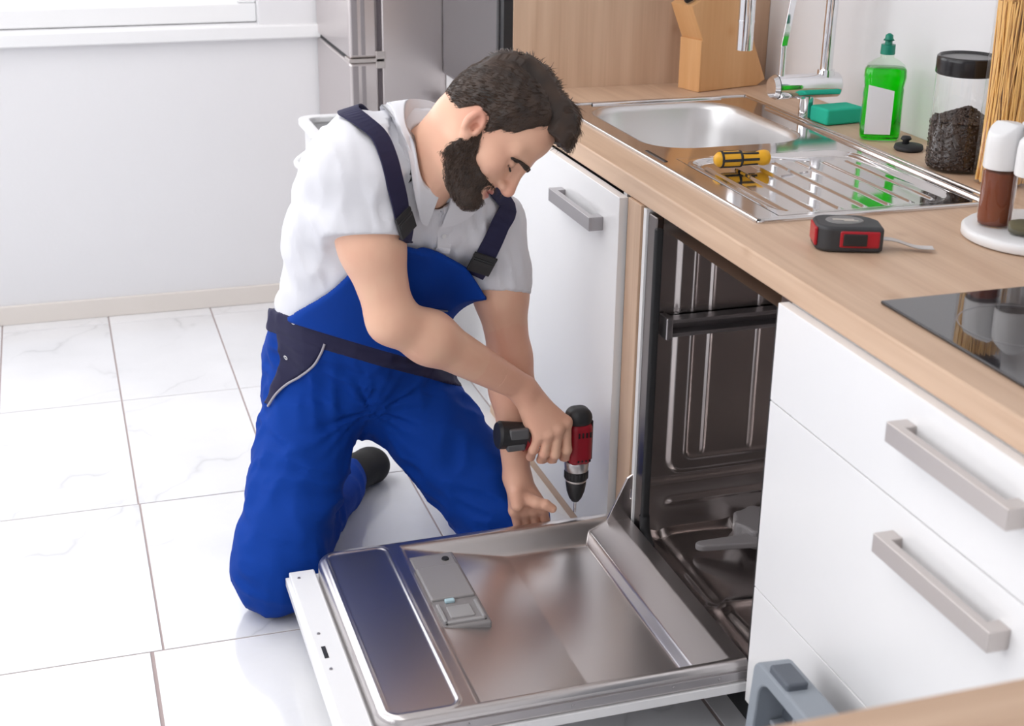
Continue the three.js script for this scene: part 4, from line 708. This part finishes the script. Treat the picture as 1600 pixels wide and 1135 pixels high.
  const slR = cone(J.shR.clone().addScaledVector(camR, 0.004), 0.082, mix(J.shR, J.elR, 0.62).addScaledVector(camR, -0.012), 0.074), slL = cone(J.shL, 0.067, mix(J.shL, J.elL, 0.6), 0.063);
  const cR = cutAt(at(560, 371, 'z', -0.02), nR), cL = cutAt(at(785, 457, 'z', -0.12), nL), neckCut = cutAt(at(690, 247, 'z', -0.055).lerp(fromHead(0, -0.02, -0.02), 0.16), fromHead(0, -0.02, -0.02).sub(at(690, 247, 'z', -0.055)).normalize());
  const folds = (x, y, z) => { // soft pulls from the armpits and across the back
    const a = Math.hypot(x - J.shR.x, y - J.shR.y, z - J.shR.z), b = Math.hypot(x - J.shL.x, y - J.shL.y, z - J.shL.z);
    const n1 = noise3(x * 14 + y * 22, y * 9 - x * 14, z * 12), n2 = noise3(x * 40 + y * 12, y * 10 - x * 22, z * 16 + 5);
    return 0.007 * n1 + 0.0075 * (0.5 - Math.abs(n2)) * (0.5 + 0.8 * Math.exp(-((a - 0.12) ** 2) / 0.006) + 0.8 * Math.exp(-((b - 0.12) ** 2) / 0.006));
  };
  const flank = cone(at(524, 312, 'z', -0.13), 0.085, at(518, 440, 'z', -0.27), 0.1);
  const shirtBase = (x, y, z, f = 0) => smin(smin(smin(flank(x, y, z), torso(x, y, z) - 0.006, 0.04) - f, Math.max(slR(x, y, z) - f, cR(x, y, z)), 0.06), Math.max(slL(x, y, z) - f, cL(x, y, z)), 0.045);
  const shirtSDF = (x, y, z) => { let d = shirtBase(x, y, z, folds(x, y, z)); const nn = neck(x, y, z); if (nn < 0.05) d = smax(d, Math.min(neckCut(x, y, z), 0.05 - nn), 0.004); return smax(d, -(nn - 0.002), 0.004); };
  let shirt;
  { const [lo, hi] = boxOf([J.shR, J.shL, J.pelvis, J.nape, cuffR, cuffL, V(-0.7, 0.5, -0.5)], 0.13); shirt = part('polo_shirt', surface(shirtSDF, lo, hi, 0.006), knit, person, 'white short-sleeved polo shirt');
    // collar: a folded band round the neck, open at the throat
    const cc = at(688, 246, 'z', -0.055), axis = fromHead(0, -0.02, -0.02).sub(cc).normalize(), fw = AX.f1.clone().addScaledVector(axis, -AX.f1.dot(axis)).normalize(), sd = axis.clone().cross(fw);
    const collar = bySide((u, v) => {
      const a = (u - 0.5) * Math.PI * 2 * 0.95, back = (1 + Math.cos(a)) / 2;   // a = 0 at the nape, both ends at the throat
      const dir = fw.clone().multiplyScalar(-Math.cos(a)).addScaledVector(sd, Math.sin(a)), r = 0.08 + 0.008 * back;
      const s = v < 0.4 ? v / 0.4 : 1, k = v < 0.4 ? 0 : (v - 0.4) / 0.6, point = 1 + 0.35 * Math.max(0, 1 - back * 4);
      const along = -0.03 + 0.036 * s - 0.056 * k * point, out = 0.003 * s + 0.006 * Math.sin(Math.min(1, k * 3) * Math.PI / 2) + 0.012 * k;
      const p = cc.clone().addScaledVector(axis, along + 0.006 * back).addScaledVector(dir, r + out); if (v > 0.4) for (let n = 0; n < 3; n++) { const x = 0.011 + 0.005 * (1 - k) - shirtBase(p.x, p.y, p.z); p.addScaledVector(normalAt(shirtBase, p), 0.5 * (x + Math.sqrt(x * x + 0.00001))); } return [p.x, p.y, p.z];
    }, 90, 24);
    part('collar', (() => { const n = collar.attributes.normal, b = collar.clone(), p = b.attributes.position; for (let i = 0; i < p.count; i++) p.setXYZ(i, p.getX(i) - 0.003 * n.getX(i), p.getY(i) - 0.003 * n.getY(i), p.getZ(i) - 0.003 * n.getZ(i)); return together([collar, b]); })(), Object.assign(knit.clone(), { side: THREE.DoubleSide }), shirt, 'ribbed white collar');
  }
  // ---------------- overalls
  const pick = (f, px, py) => { const q = at(px, py, 'z', -1), dir = q.sub(camera.position).normalize(), p = camera.position.clone().addScaledVector(dir, 2); for (let k = 0; k < 120; k++) { const v = f(p.x, p.y, p.z); if (v < 0.0004) break; p.addScaledVector(dir, Math.max(0.0005, v * 0.7)); } return p; };
  const blue = phys({ color: lin(0.0005, 0.042, 0.3), roughness: 0.8, specularIntensity: 0.4 }), navy = std({ color: lin(0.013, 0.012, 0.05), roughness: 0.8 });
  const thighs = [cone(J.hipR.clone().add(V(0.0, -0.02, 0.0)), 0.107, J.kneeR, 0.1), cone(J.hipL.clone().add(V(-0.01, -0.015, 0)), 0.112, J.kneeL, 0.095)], shins = [cone(J.kneeR.clone().add(V(0, -0.012, -0.01)), 0.08, mix(J.ankR, at(578, 728, 'y', 0.045), 0.5), 0.05), cone(J.kneeL.clone().add(V(0, -0.015, -0.01)), 0.08, J.ankL, 0.062)];
  const hips = egg(J.pelvis, AX.l0, AX.u0, [0.192, 0.17, 0.152]), waistE = egg(J.waist, AX.lm, AX.um, [0.192, 0.18, 0.146]);
  const hw = (x, y, z) => smin(hips(x, y, z), waistE(x, y, z), 0.06), wA = pick(hw, 452, 494), wB = pick(hw, 590, 536), e1 = wB.clone().sub(wA).normalize(), nW = V(0, 1, -0.4).addScaledVector(e1, -V(0, 1, -0.4).dot(e1)).normalize(), topCut = cutAt(wA, nW);
  const crotch = mix(J.hipR, J.hipL, 0.5).add(V(0, -0.06, 0.06));
  const wrinkles = (x, y, z) => {
    const dc = Math.hypot(x - crotch.x, y - crotch.y, z - crotch.z), kR = Math.hypot(x - J.kneeR.x, y - J.kneeR.y, z - J.kneeR.z), kL = Math.hypot(x - J.kneeL.x, y - J.kneeL.y, z - J.kneeL.z);
    const ang = Math.atan2(y - crotch.y - 0.02, x - crotch.x), rad = 1 - Math.abs(noise3(ang * 5 + 3, dc * 6, z * 5));        // folds fanning out from the crotch
    const cross = 1 - Math.abs(noise3(x * 9 + y * 4, y * 30 + x * 10, z * 20)), long = 1 - Math.abs(noise3(x * 26, y * 7, z * 18 + 9));
    return 0.019 * (rad - 0.62) * Math.exp(-(dc * dc) / 0.022) * ease((dc - 0.03) / 0.07) + 0.0135 * (cross - 0.6) * (0.25 + Math.exp(-(kR * kR) / 0.016) + Math.exp(-(kL * kL) / 0.03) + 0.6 * Math.exp(-((dc - 0.2) ** 2) / 0.01)) + 0.008 * (long - 0.6) + 0.004 * noise3(x * 8, y * 8, z * 8);
  };
  const trousers0 = (x, y, z) => { let d = smax(smin(hips(x, y, z), waistE(x, y, z), 0.06), topCut(x, y, z), 0.008); d = smin(d, smin(thighs[0](x, y, z), thighs[1](x, y, z), 0.03), 0.05); return smin(d, smin(shins[0](x, y, z), shins[1](x, y, z), 0.01), 0.035); };
  const floorCut = (y) => 0.002 - y;
  const trousersSDF = (x, y, z) => smax(trousers0(x, y, z) - wrinkles(x, y, z), floorCut(y), 0.012);
  const legBox = boxOf([J.hipR, J.hipL, J.kneeR, J.kneeL, J.ankR, J.ankL, J.waist, V(-0.72, 0.5, -0.5)], 0.14); legBox[0][1] = -0.02;
  const overalls = part('overalls', surface(trousersSDF, ...legBox, 0.006), blue, person, 'royal blue bib overalls with navy straps and waistband');
  const poly = (pts) => (x, y) => { let d = Infinity, s = 1; const n = pts.length; for (let i = 0, j = n - 1; i < n; j = i++) { const ex = pts[j][0] - pts[i][0], ey = pts[j][1] - pts[i][1], wx = x - pts[i][0], wy = y - pts[i][1], t = Math.max(0, Math.min(1, (wx * ex + wy * ey) / (ex * ex + ey * ey))), bx = wx - ex * t, by = wy - ey * t; d = Math.min(d, bx * bx + by * by); const c1 = y >= pts[i][1], c2 = y < pts[j][1], c3 = ex * wy > ey * wx; if ((c1 && c2 && c3) || (!c1 && !c2 && !c3)) s = -s; } return s * Math.sqrt(d); };
  const frame = (o, f) => { const t = V(0, 1, 0).addScaledVector(f, -f.y).normalize(), s = t.clone().cross(f); return { s, t, f, o, to: (p) => [(p.x - o.x) * s.x + (p.y - o.y) * s.y + (p.z - o.z) * s.z, (p.x - o.x) * t.x + (p.y - o.y) * t.y + (p.z - o.z) * t.z] }; };
  const panel = (name, base, thick, fr, pts, mat, parent, lo, hi, cell, label, also) => { const q = poly(pts); return part(name, surface((x, y, z) => { const p = { x, y, z }, b = base(x, y, z), c = fr.to(p), w = (x - fr.o.x) * fr.f.x + (y - fr.o.y) * fr.f.y + (z - fr.o.z) * fr.f.z; return smax(Math.max(b - thick, -(b - thick + 0.012), -w, also ? also(x, y, z) : -1), q(c[0], c[1]), 0.006); }, lo, hi, cell), mat, parent, label); };
  // navy waistband and side gusset with its zip
  { const bandCut = cutAt(wA.clone().addScaledVector(nW, -0.046), nW.clone().negate());
    const [lo, hi] = boxOf([J.waist, J.pelvis], 0.23); part('waistband', surface((x, y, z) => { const b = trousersSDF(x, y, z) - 0.0035; return smax(smax(Math.max(b, -(b + 0.014)), bandCut(x, y, z), 0.003), topCut(x, y, z) - 0.002, 0.003); }, lo, hi, 0.005), navy, overalls, 'navy waistband'); }
  { const zip = [[508, 536], [502, 552], [490, 570], [470, 587], [450, 600], [434, 616], [420, 636]].map((p) => pick(trousersSDF, ...p));
    const f = V(-0.55, 0, 0.83).normalize(), fr = frame(J.hipR.clone().addScaledVector(f, -0.02), f), z2 = zip.map((p) => fr.to(p));
    const tl = fr.to(pick(trousersSDF, 446, 500)), pts = [...z2, [z2[6][0] - 0.02, z2[6][1]], [tl[0] - 0.035, z2[5][1] + 0.06], [tl[0] - 0.03, tl[1] - 0.01], [z2[0][0], z2[0][1] + 0.03]];
    const [lo, hi] = boxOf([...zip, J.hipR, pick(trousersSDF, 446, 500)], 0.06); panel('side_gusset', trousersSDF, 0.003, fr, pts, navy, overalls, lo, hi, 0.0045, 'navy side pocket panel');
    part('zip', tube(zip.map((p) => onto(trousersSDF, p, 0.0045).toArray()), 0.0028, 60, 8), std({ color: lin(0.36, 0.34, 0.38), roughness: 0.5 }), overalls, 'grey zip');
    for (const [px, py, hole] of [[460, 503, 0], [448, 558, 1]]) { const p = onto(trousersSDF, pick(trousersSDF, px, py), 0.004), n = normalAt(trousersSDF, p); const g = hole ? new THREE.TorusGeometry(0.0045, 0.0014, 8, 20) : new THREE.SphereGeometry(0.006, 16, 10).scale(1, 1, 0.4); const b = part('stud', g, std({ color: lin(0.7, 0.7, 0.72), metalness: 0.6, roughness: 0.3 }), overalls, hole ? 'open steel press stud' : 'steel press stud'); b.position.copy(p); b.quaternion.setFromUnitVectors(V(0, 0, 1), n); }
  }
  // bib on the chest and belly
  const clothed = (x, y, z) => smin(shirtBase(x, y, z) - 0.004, trousers0(x, y, z), 0.03);
  const fr = frame(J.chest.clone(), AX.f1.clone()); fr.t.copy(AX.u1); fr.s.copy(AX.l1);
  const chestPlane = (px, py, out = 0.13) => { const q = at(px, py, 'z', -1), dir = q.sub(camera.position).normalize(), o = J.chest.clone().addScaledVector(AX.f1, out); const t = o.sub(camera.position).dot(AX.f1) / dir.dot(AX.f1); return camera.position.clone().addScaledVector(dir, t); };
  const bibPts = [[600, 364, 0.13], [640, 376, 0.13], [690, 394, 0.13], [728, 413, 0.13], [753, 440, 0.12], [742, 458, 0.1], [700, 520, 0.1], [640, 580, 0.12], [560, 560, 0.12], [446, 495, 0.05], [446, 487, 0.05], [526, 428, 0.1]].map(([a, b, c]) => fr.to(chestPlane(a, b, c)));
  { const [lo, hi] = boxOf([J.chest, J.waist, J.pelvis], 0.24); const bibBase = (x, y, z) => clothed(x, y, z) - 0.004 * noise3(x * 12 + 4, y * 10, z * 10);
    const bib = panel('bib', bibBase, 0.015, fr, bibPts, blue, overalls, lo, hi, 0.004, 'blue bib with a chest pocket', (x, y, z) => -0.012 - topCut(x, y, z));
    const seam = [[640, 462], [660, 468], [680, 476], [698, 484]].map((p) => onto(bibBase, chestPlane(...p), 0.0165).toArray()); part('pocket_piping', tube(seam, 0.0018, 30, 6), std({ color: lin(0.3, 0.3, 0.36), roughness: 0.6 }), overalls, 'grey piping'); }
  // straps with plastic buckles
  const ribbon = (pts, f, off, w, th) => {
    const curve = new THREE.CatmullRomCurve3(pts), n = 70, P = [], idx = []; const C = curve.getSpacedPoints(n).map((p) => onto(f, p, off));
    for (let i = 0; i <= n; i++) { const t = C[Math.min(n, i + 1)].clone().sub(C[Math.max(0, i - 1)]).normalize(), N = normalAt(f, C[i]), s = t.clone().cross(N).normalize(); for (const [a, b] of [[-1, 0], [-1, 1], [1, 1], [1, 0]]) P.push(...C[i].clone().addScaledVector(s, a * w / 2).addScaledVector(N, b * th).toArray()); }
    for (let i = 0; i < n; i++) for (let k = 0; k < 4; k++) { const a = 4 * i + k, b = 4 * i + (k + 1) % 4; idx.push(a, a + 4, b, b, a + 4, b + 4); } idx.push(0, 1, 2, 0, 2, 3, 4 * n, 4 * n + 2, 4 * n + 1, 4 * n, 4 * n + 3, 4 * n + 2);
    const g = new THREE.BufferGeometry(); g.setAttribute('position', new THREE.Float32BufferAttribute(P, 3)); g.setIndex(idx); const h = g.toNonIndexed(); h.computeVertexNormals(); return h;
  };
  const backR = J.chest.clone().addScaledVector(AX.f1, -0.16).addScaledVector(AX.l1, -0.03), backL = J.chest.clone().addScaledVector(AX.f1, -0.16).addScaledVector(AX.l1, 0.03);
  const sR = [[628, 372], [625, 350], [620, 320], [611, 280], [601, 243], [588, 215], [565, 195]].map((p) => pick(shirtBase, ...p)); sR.push(onto(shirtBase, pick(shirtBase, 545, 190).addScaledVector(AX.f1, -0.04).addScaledVector(AX.u1, 0.01), 0), onto(shirtBase, J.shR.clone().addScaledVector(AX.l1, 0.08).addScaledVector(AX.f1, -0.14).addScaledVector(AX.u1, -0.04), 0), onto(shirtBase, backR, 0));
  const sL = [[742, 425], [752, 408], [765, 382], [778, 352], [789, 325]].map((p) => pick(shirtBase, ...p)); sL.push(onto(shirtBase, mix(J.shL, J.nape, 0.3).addScaledVector(AX.u1, 0.08), 0), onto(shirtBase, mix(J.shL, J.nape, 0.42).addScaledVector(AX.f1, -0.13), 0), onto(shirtBase, backL, 0));
  for (const s of [sR, sL]) {
    const st = part('strap', ribbon(s, shirtBase, 0.0075, 0.041, 0.003), Object.assign(navy.clone(), { side: THREE.DoubleSide }), overalls, 'navy elastic shoulder strap');
    const i = 1, p = onto(shirtBase, s[i], 0.013), n = normalAt(shirtBase, p), t = s[2].clone().sub(s[0]).normalize(), x = t.clone().cross(n).normalize(), y = n.clone().cross(x);
    const b = part('buckle', join(box(-0.024, 0.024, -0.019, 0.016, -0.004, 0.004, 0.002), box(-0.021, 0.021, 0.004, 0.012, 0.003, 0.006, 0.001), box(-0.0245, 0.0245, 0.016, 0.026, -0.003, 0.002, 0.001)), M.rubber, overalls, 'black plastic buckle'); b.position.copy(p); b.quaternion.setFromRotationMatrix(new THREE.Matrix4().makeBasis(x, y, n));
  }
  // placket and buttons of the polo shirt
  { const pl = [[703, 322], [698, 345], [692, 372], [690, 392]].map((p) => pick(shirtBase, ...p)); part('placket', ribbon(pl, shirtSDF, 0.0008, 0.03, 0.0022), Object.assign(knit.clone(), { side: THREE.DoubleSide }), shirt, 'buttoned white placket');
    for (const [px, py] of [[699, 338], [692, 368]]) { const p = onto(shirtSDF, pick(shirtSDF, px, py), 0.0035), n = normalAt(shirtSDF, p), b = part('button', cyl(0.0052, 0.0046, 0.002, 18), M.whitePlastic, shirt, 'small white button'); b.position.copy(p); b.quaternion.setFromUnitVectors(V(0, 1, 0), n); } }
  // shoes
  { const black = std({ color: lin(0.008, 0.007, 0.007), roughness: 0.75 });
    for (const [k, a, t] of [['R', J.ankR, at(578, 728, 'y', 0.045)], ['L', J.ankL, V(-0.2, 0.05, -0.74)]]) {
      const heel = a.clone().add(V(0, 0.03, -0.05)), up = cone(mix(a, t, 0.6), 0.045, t, 0.043), h2 = cone(mix(heel, t, 0.5), 0.036, t, 0.036), toe = egg(t.clone().add(V(0, -0.005, -0.01)), X1, Y1, [0.05, 0.042, 0.045]);
      const f = (x, y, z) => smax(smin(smin(up(x, y, z), h2(x, y, z), 0.02), toe(x, y, z), 0.02), 0.003 - y, 0.006);
      const [lo, hi] = boxOf([a, t, heel], 0.07); part('shoe', surface(f, lo, hi, 0.005), black, person, 'black work shoe');
    } }

  // ---------------- hair, beard, brows, eyes
  const lerpTable = (t, z) => { if (z <= t[0][0]) return t[0][1]; for (let i = 1; i < t.length; i++) if (z <= t[i][0]) return t[i - 1][1] + (t[i][1] - t[i - 1][1]) * (z - t[i - 1][0]) / (t[i][0] - t[i - 1][0]); return t[t.length - 1][1]; };
  const line = [[-0.13, -0.066], [-0.07, -0.056], [-0.04, -0.034], [-0.028, 0.0], [-0.018, 0.012], [0.006, 0.014], [0.012, 0.002], [0.016, -0.012], [0.024, -0.012], [0.032, 0.018], [0.05, 0.034], [0.057, 0.055], [0.064, 0.077], [0.1, 0.088]];
  const hairEdge = (x, y, z) => lerpTable(line, z) - y - 0.003 * noise3(x * 120, y * 120, z * 120);
  const partX = -0.042;
  const hairThick = (x, y, z) => {
    const up = ease((y - 0.05) / 0.05), front = ease((z - 0.02) / 0.06), side = x < partX ? 0.12 : 1;
    let t = 0.0035 + 0.004 * ease((y - lerpTable(line, z)) / 0.05) + (0.01 + 0.017 * front) * up * side;
    t -= 0.016 * Math.exp(-(((x - partX) / 0.0048) ** 2)) * ease((y - 0.055) / 0.02) * ease((z + 0.05) / 0.03);
    return t + up * 0.0022 * noise3(x * 30 + z * 90, y * 60, z * 20) + 0.0008 * noise3(x * 200, y * 90, z * 200);
  };
  const bareHead = (x, y, z) => headLocal(x, y, z, true);
  const skull = egg(V(0, 0.03, -0.003), X1, Y1, [0.074, 0.097, 0.085]), foreE = egg(V(0, 0.056, 0.036), X1, Y1, [0.06, 0.052, 0.058]);
  const hairSDF = (x, y, z) => { const q = toHead(x, y, z), h = Math.hypot(...q); if (h > 0.24) return h - 0.15; const b = smin(skull(...q), foreE(...q), 0.03); return smax(b - hairThick(...q), hairEdge(...q), 0.006) * HS * 0.8; };
  const cheek = [[0.0, 0.006], [0.014, 0.0], [0.03, -0.022], [0.045, -0.04], [0.07, -0.046], [0.085, -0.044], [0.12, -0.041]];
  const lipHole = egg(V(0, -0.059, 0.1), X1, Y1, [0.03, 0.0135, 0.034]);
  const beardEdge = (x, y, z) => { let e = Math.max(y - lerpTable(cheek, z), 0.014 - z + 0.2 * y, -0.112 - y); e = Math.max(e, -lipHole(x, y, z)); return e + 0.0025 * noise3(x * 160, y * 160, z * 160); };
  const beardSDF = (x, y, z) => { const q = toHead(x, y, z), h = Math.hypot(...q); if (h > 0.24) return h - 0.15; const t = 0.002 + 0.0045 * ease((-0.05 - q[1]) / 0.05) * ease((q[2] + 0.0) / 0.05) + 0.0012 * noise3(q[0] * 150, q[1] * 150, q[2] * 150); return smax(bareHead(...q) - t, beardEdge(...q), 0.005) * HS * 0.8; };
  const hairM = std({ vertexColors: true, roughness: 0.55 });
  const grow = (sdf, n, seed, comb, size) => { // short tapering strands lying on a hair surface
    const r = rng(seed), P = [], C = [], inv = [];
    let made = 0, tries = 0;
    while (made < n && tries++ < n * 12) { 
      const a = r() * Math.PI * 2, c = r() * 2 - 1, s = Math.sqrt(1 - c * c), dir = fromHead(s * Math.cos(a), c, s * Math.sin(a)).sub(J.head).normalize(), p = J.head.clone().addScaledVector(dir, 0.2);
      let d = 1, k = 0; for (; k < 60; k++) { d = sdf(p.x, p.y, p.z); if (d < 0.0008) break; p.addScaledVector(dir, -Math.max(0.0006, d * 0.8)); if (p.distanceTo(J.head) < 0.03) break; }
      if (d > 0.0012) continue;
      const q = toHead(p.x, p.y, p.z); if (q[1] > 0.05 && Math.abs(q[0] - partX) < 0.0065) continue; const N = normalAt(sdf, p), T0 = comb(q, r), T = fromHead(...T0).sub(J.head); T.addScaledVector(N, -T.dot(N)).normalize(); if (!isFinite(T.x)) continue;
      const [len, wid, lift] = size(q, r), S = T.clone().cross(N), L0 = p.clone().addScaledVector(N, -0.0015), L1 = p.clone().addScaledVector(T, len * 0.5).addScaledVector(N, lift), L2 = p.clone().addScaledVector(T, len).addScaledVector(N, lift * 0.6);
      const sec = (c0, w) => [c0.clone().addScaledVector(S, w), c0.clone().addScaledVector(N, w * 1.2), c0.clone().addScaledVector(S, -w)];
      const A = sec(L0, wid), B = sec(L1, wid * 0.9), tone = 0.6 + 0.9 * r(), col = [0.044 * tone, 0.0235 * tone, 0.014 * tone];
      const tri = (...v) => { for (const w of v) { P.push(w.x, w.y, w.z); C.push(...col); } };
      for (let m = 0; m < 3; m++) { const n2 = (m + 1) % 3; tri(A[m], A[n2], B[m]); tri(B[m], A[n2], B[n2]); tri(B[m], B[n2], L2); }
      made++;
    }
    const g = new THREE.BufferGeometry(); g.setAttribute('position', new THREE.Float32BufferAttribute(P, 3)); g.setAttribute('color', new THREE.Float32BufferAttribute(C, 3)); g.computeVertexNormals(); return g;
  };
  const headBox = boxOf([fromHead(0, 0.16, 0.08), fromHead(0, 0.15, -0.08), fromHead(0, -0.13, 0.06), fromHead(0, 0.05, 0.13), fromHead(0, 0, -0.12), fromHead(0.09, 0, 0), fromHead(-0.09, 0, 0)], 0.035);
  const hairCol = (x, y, z) => { const q = toHead(x, y, z), t = 0.8 + 0.5 * noise3(q[0] * 90, q[1] * 60, q[2] * 60); return [0.04 * t, 0.021 * t, 0.0125 * t]; };
  part('hair', together([paint(surface(hairSDF, ...headBox, 0.0026), hairCol), grow(hairSDF, 5200, 3, (q, r) => q[1] > 0.075 && q[0] > partX ? [0.8 + 0.2 * r(), -0.1, 0.5 - 0.6 * r() + (q[2] > 0.05 ? 0.6 : -0.3)] : [(r() - 0.5) * 0.3, -0.6, q[2] > 0 ? -0.1 - 0.5 * r() : -0.7], (q, r) => q[1] > 0.075 && q[0] > partX ? [0.018 + 0.016 * r(), 0.0007, 0.0012] : [0.007 + 0.006 * r(), 0.0005, 0.0006])], true), hairM, person, 'short dark brown hair with a side parting');
  part('beard', together([paint(surface(beardSDF, ...headBox, 0.0028), hairCol), grow(beardSDF, 4200, 8, (q, r) => [(r() - 0.5) * 0.8, -0.8, 0.25 + (r() - 0.5) * 0.8], (q, r) => [0.006 + 0.006 * r(), 0.00045, 0.0016])], true), hairM, person, 'trimmed dark full beard');
  for (const s of [-1, 1]) {
    const on = (p) => { const w = fromHead(...p); return onto(headSDF, w, 0.0006); };
    const bp = [0.011 * s, 0.05 * s], bf = (x, y, z) => { const q = toHead(x, y, z), a = Math.abs(q[0]), t = (a - 0.009) / 0.042, mid = 0.0185 - 0.012 * Math.max(0, t) ** 1.4; return Math.max(headLocal(...q, true) - 0.0022 - 0.0012 * noise3(q[0] * 300, q[1] * 300, q[2] * 300), Math.abs(q[1] - mid) - 0.0052 * (1 - 0.6 * Math.max(0, t)), 0.009 - a, a - 0.051, -q[0] * s, 0.04 - q[2]) * HS; };
    part('eyebrow', surface(bf, ...boxOf([fromHead(bp[0], 0.016, 0.1), fromHead(bp[1], 0.021, 0.07)], 0.022), 0.0018), Object.assign(hairM.clone(), { vertexColors: false, color: lin(0.03, 0.018, 0.013) }), person);
    part('eyelashes', tube([[0.02 * s, -0.0055, 0.094], [0.032 * s, -0.0072, 0.094], [0.044 * s, -0.0045, 0.084]].map((p) => on(p).toArray()), 0.0019, 20, 6), M.rubber, person);
  }
}
// ------------------------------------------------------------------ cordless drill in the man's hand
{
  const A = DRILL.axis, Z = A.z, foot = at(898, 800, 'z', Z), head = at(904, 640, 'z', Z);
  const D = thing('cordless_drill', 'red and black cordless drill held upright in the right hand of the man', 'drill', [foot.x, 0.172, Z]);
  const up = head.clone().sub(V(foot.x, 0.172, Z)).normalize(); const H = head.y + 0.006 - 0.172;
  D.quaternion.setFromUnitVectors(V(0, 1, 0), V(up.x, up.y, 0).normalize());
  const redP = std({ color: lin(0.3, 0.006, 0.018), roughness: 0.38 }), dark = std({ color: lin(0.016, 0.016, 0.018), roughness: 0.5 });
  part('bit', join(bar([0, -0.002, 0], [0, 0.036, 0], 0.0032, 0.0032, 6), bar([0, -0.004, 0], [0, -0.002, 0], 0.0012, 0.0032, 6)), M.chrome, D);
  part('chuck', lathe([[0, 0.024], [0.008, 0.025], [0.014, 0.034], [0.0195, 0.05], [0.022, 0.066], [0.0222, 0.074], [0.0195, 0.0745]], 32), dark, D, 'black keyless chuck');
  part('chuck_ring', lathe([[0.0215, 0.0742], [0.0226, 0.0752], [0.0226, 0.078], [0.0215, 0.079]], 32), M.nickel, D);
  part('torque_collar', (() => { const g = []; for (let i = 0; i < 20; i++) g.push(box(0.0235, 0.0262, 0.082, 0.098, -0.0022, 0.0022, 0.0008).rotateY(i * Math.PI / 10)); return join(...g, lathe([[0.02, 0.079], [0.0245, 0.08], [0.0248, 0.1], [0.02, 0.101]], 36)); })(), dark, D, 'black ribbed torque collar');
  part('gear_housing', lathe([[0.02, 0.1], [0.0255, 0.101], [0.0265, 0.118], [0.024, 0.122]], 36), std({ color: lin(0.55, 0.54, 0.55), metalness: 0.8, roughness: 0.3 }), D, 'silver gear ring');
  const bodyShape = (w, d, y0, y1, r) => box(-w, w, y0, y1, -d, d, r);
  part('housing', join(box(-0.024, 0.028, 0.116, H - 0.03, -0.027, 0.027, 0.016)), redP, D, 'dark red motor housing');
  part('rear_cap', join(box(-0.027, 0.0285, H - 0.045, H, -0.0275, 0.0275, 0.022), box(0.0255, 0.031, 0.125, H - 0.03, -0.012, 0.012, 0.004)), dark, D, 'black rear cap');
  const slots = []; for (let i = 0; i < 4; i++) slots.push(box(-0.008 + i * 0.0085, -0.004 + i * 0.0085, H - 0.062, H - 0.05, 0.0262, 0.0275), box(-0.008 + i * 0.0085, -0.004 + i * 0.0085, 0.128, 0.133, 0.0262, 0.0275));
  part('vent_slots', join(...slots), M.black, D).userData.kind = 'stuff';
  const gy = at(860, 682, 'z', Z).y - 0.172;
  part('grip', join(box(-0.125, 0.0, gy - 0.02, gy + 0.02, -0.0185, 0.0185, 0.016)), redP, D, 'red grip');
  part('grip_pad', box(-0.118, -0.03, gy - 0.0212, gy + 0.0212, -0.012, 0.012, 0.01), dark, D);
  part('trigger', box(-0.06, -0.03, gy - 0.03, gy - 0.012, -0.009, 0.009, 0.005), dark, D);
  const bat = part('battery', join(bar([-0.175, gy + 0.016, 0], [-0.115, gy + 0.008, 0], 0.03, 0.0275, 36), bar([-0.18, gy + 0.0165, 0], [-0.174, gy + 0.016, 0], 0.0265, 0.03, 36)), dark, D, 'black cylindrical battery');
  part('battery_clip', join(box(-0.16, -0.118, gy + 0.012, gy + 0.036, 0.018, 0.0295, 0.004), box(-0.165, -0.125, gy - 0.014, gy + 0.002, 0.014, 0.028, 0.004)), std({ color: lin(0.1, 0.1, 0.105), roughness: 0.5 }), bat, 'grey battery clip');
  part('collar', bar([-0.122, gy + 0.003, 0], [-0.098, gy, 0], 0.0285, 0.021, 30), redP, D);
}

// each of these groups gets its origin at the thing's own base
function rebase(name, x, y, z) { const o = scene.getObjectByName(name), b = V(x, y, z).sub(o.position); o.position.add(b); o.children.forEach((c) => c.position.sub(b)); }
rebase('person', -0.5, 0, -0.3); rebase('dishwasher', 0.28, 0, 0.3); rebase('kitchen_sink', 0.34, WT, -0.22); rebase('glass_hob', 0.33, WT, 1.07); rebase('peninsula_cabinet', -0.06, 0, 1.96); rebase('drawer_cabinet', 0.38, 0, 1.14); rebase('sink_cabinet', 0.38, 0, -0.53); rebase('tall_cabinet', 0.4, 0, -1.29); rebase('fridge_freezer', 0.2, 0, -1.85);
renderer.render(scene, camera);
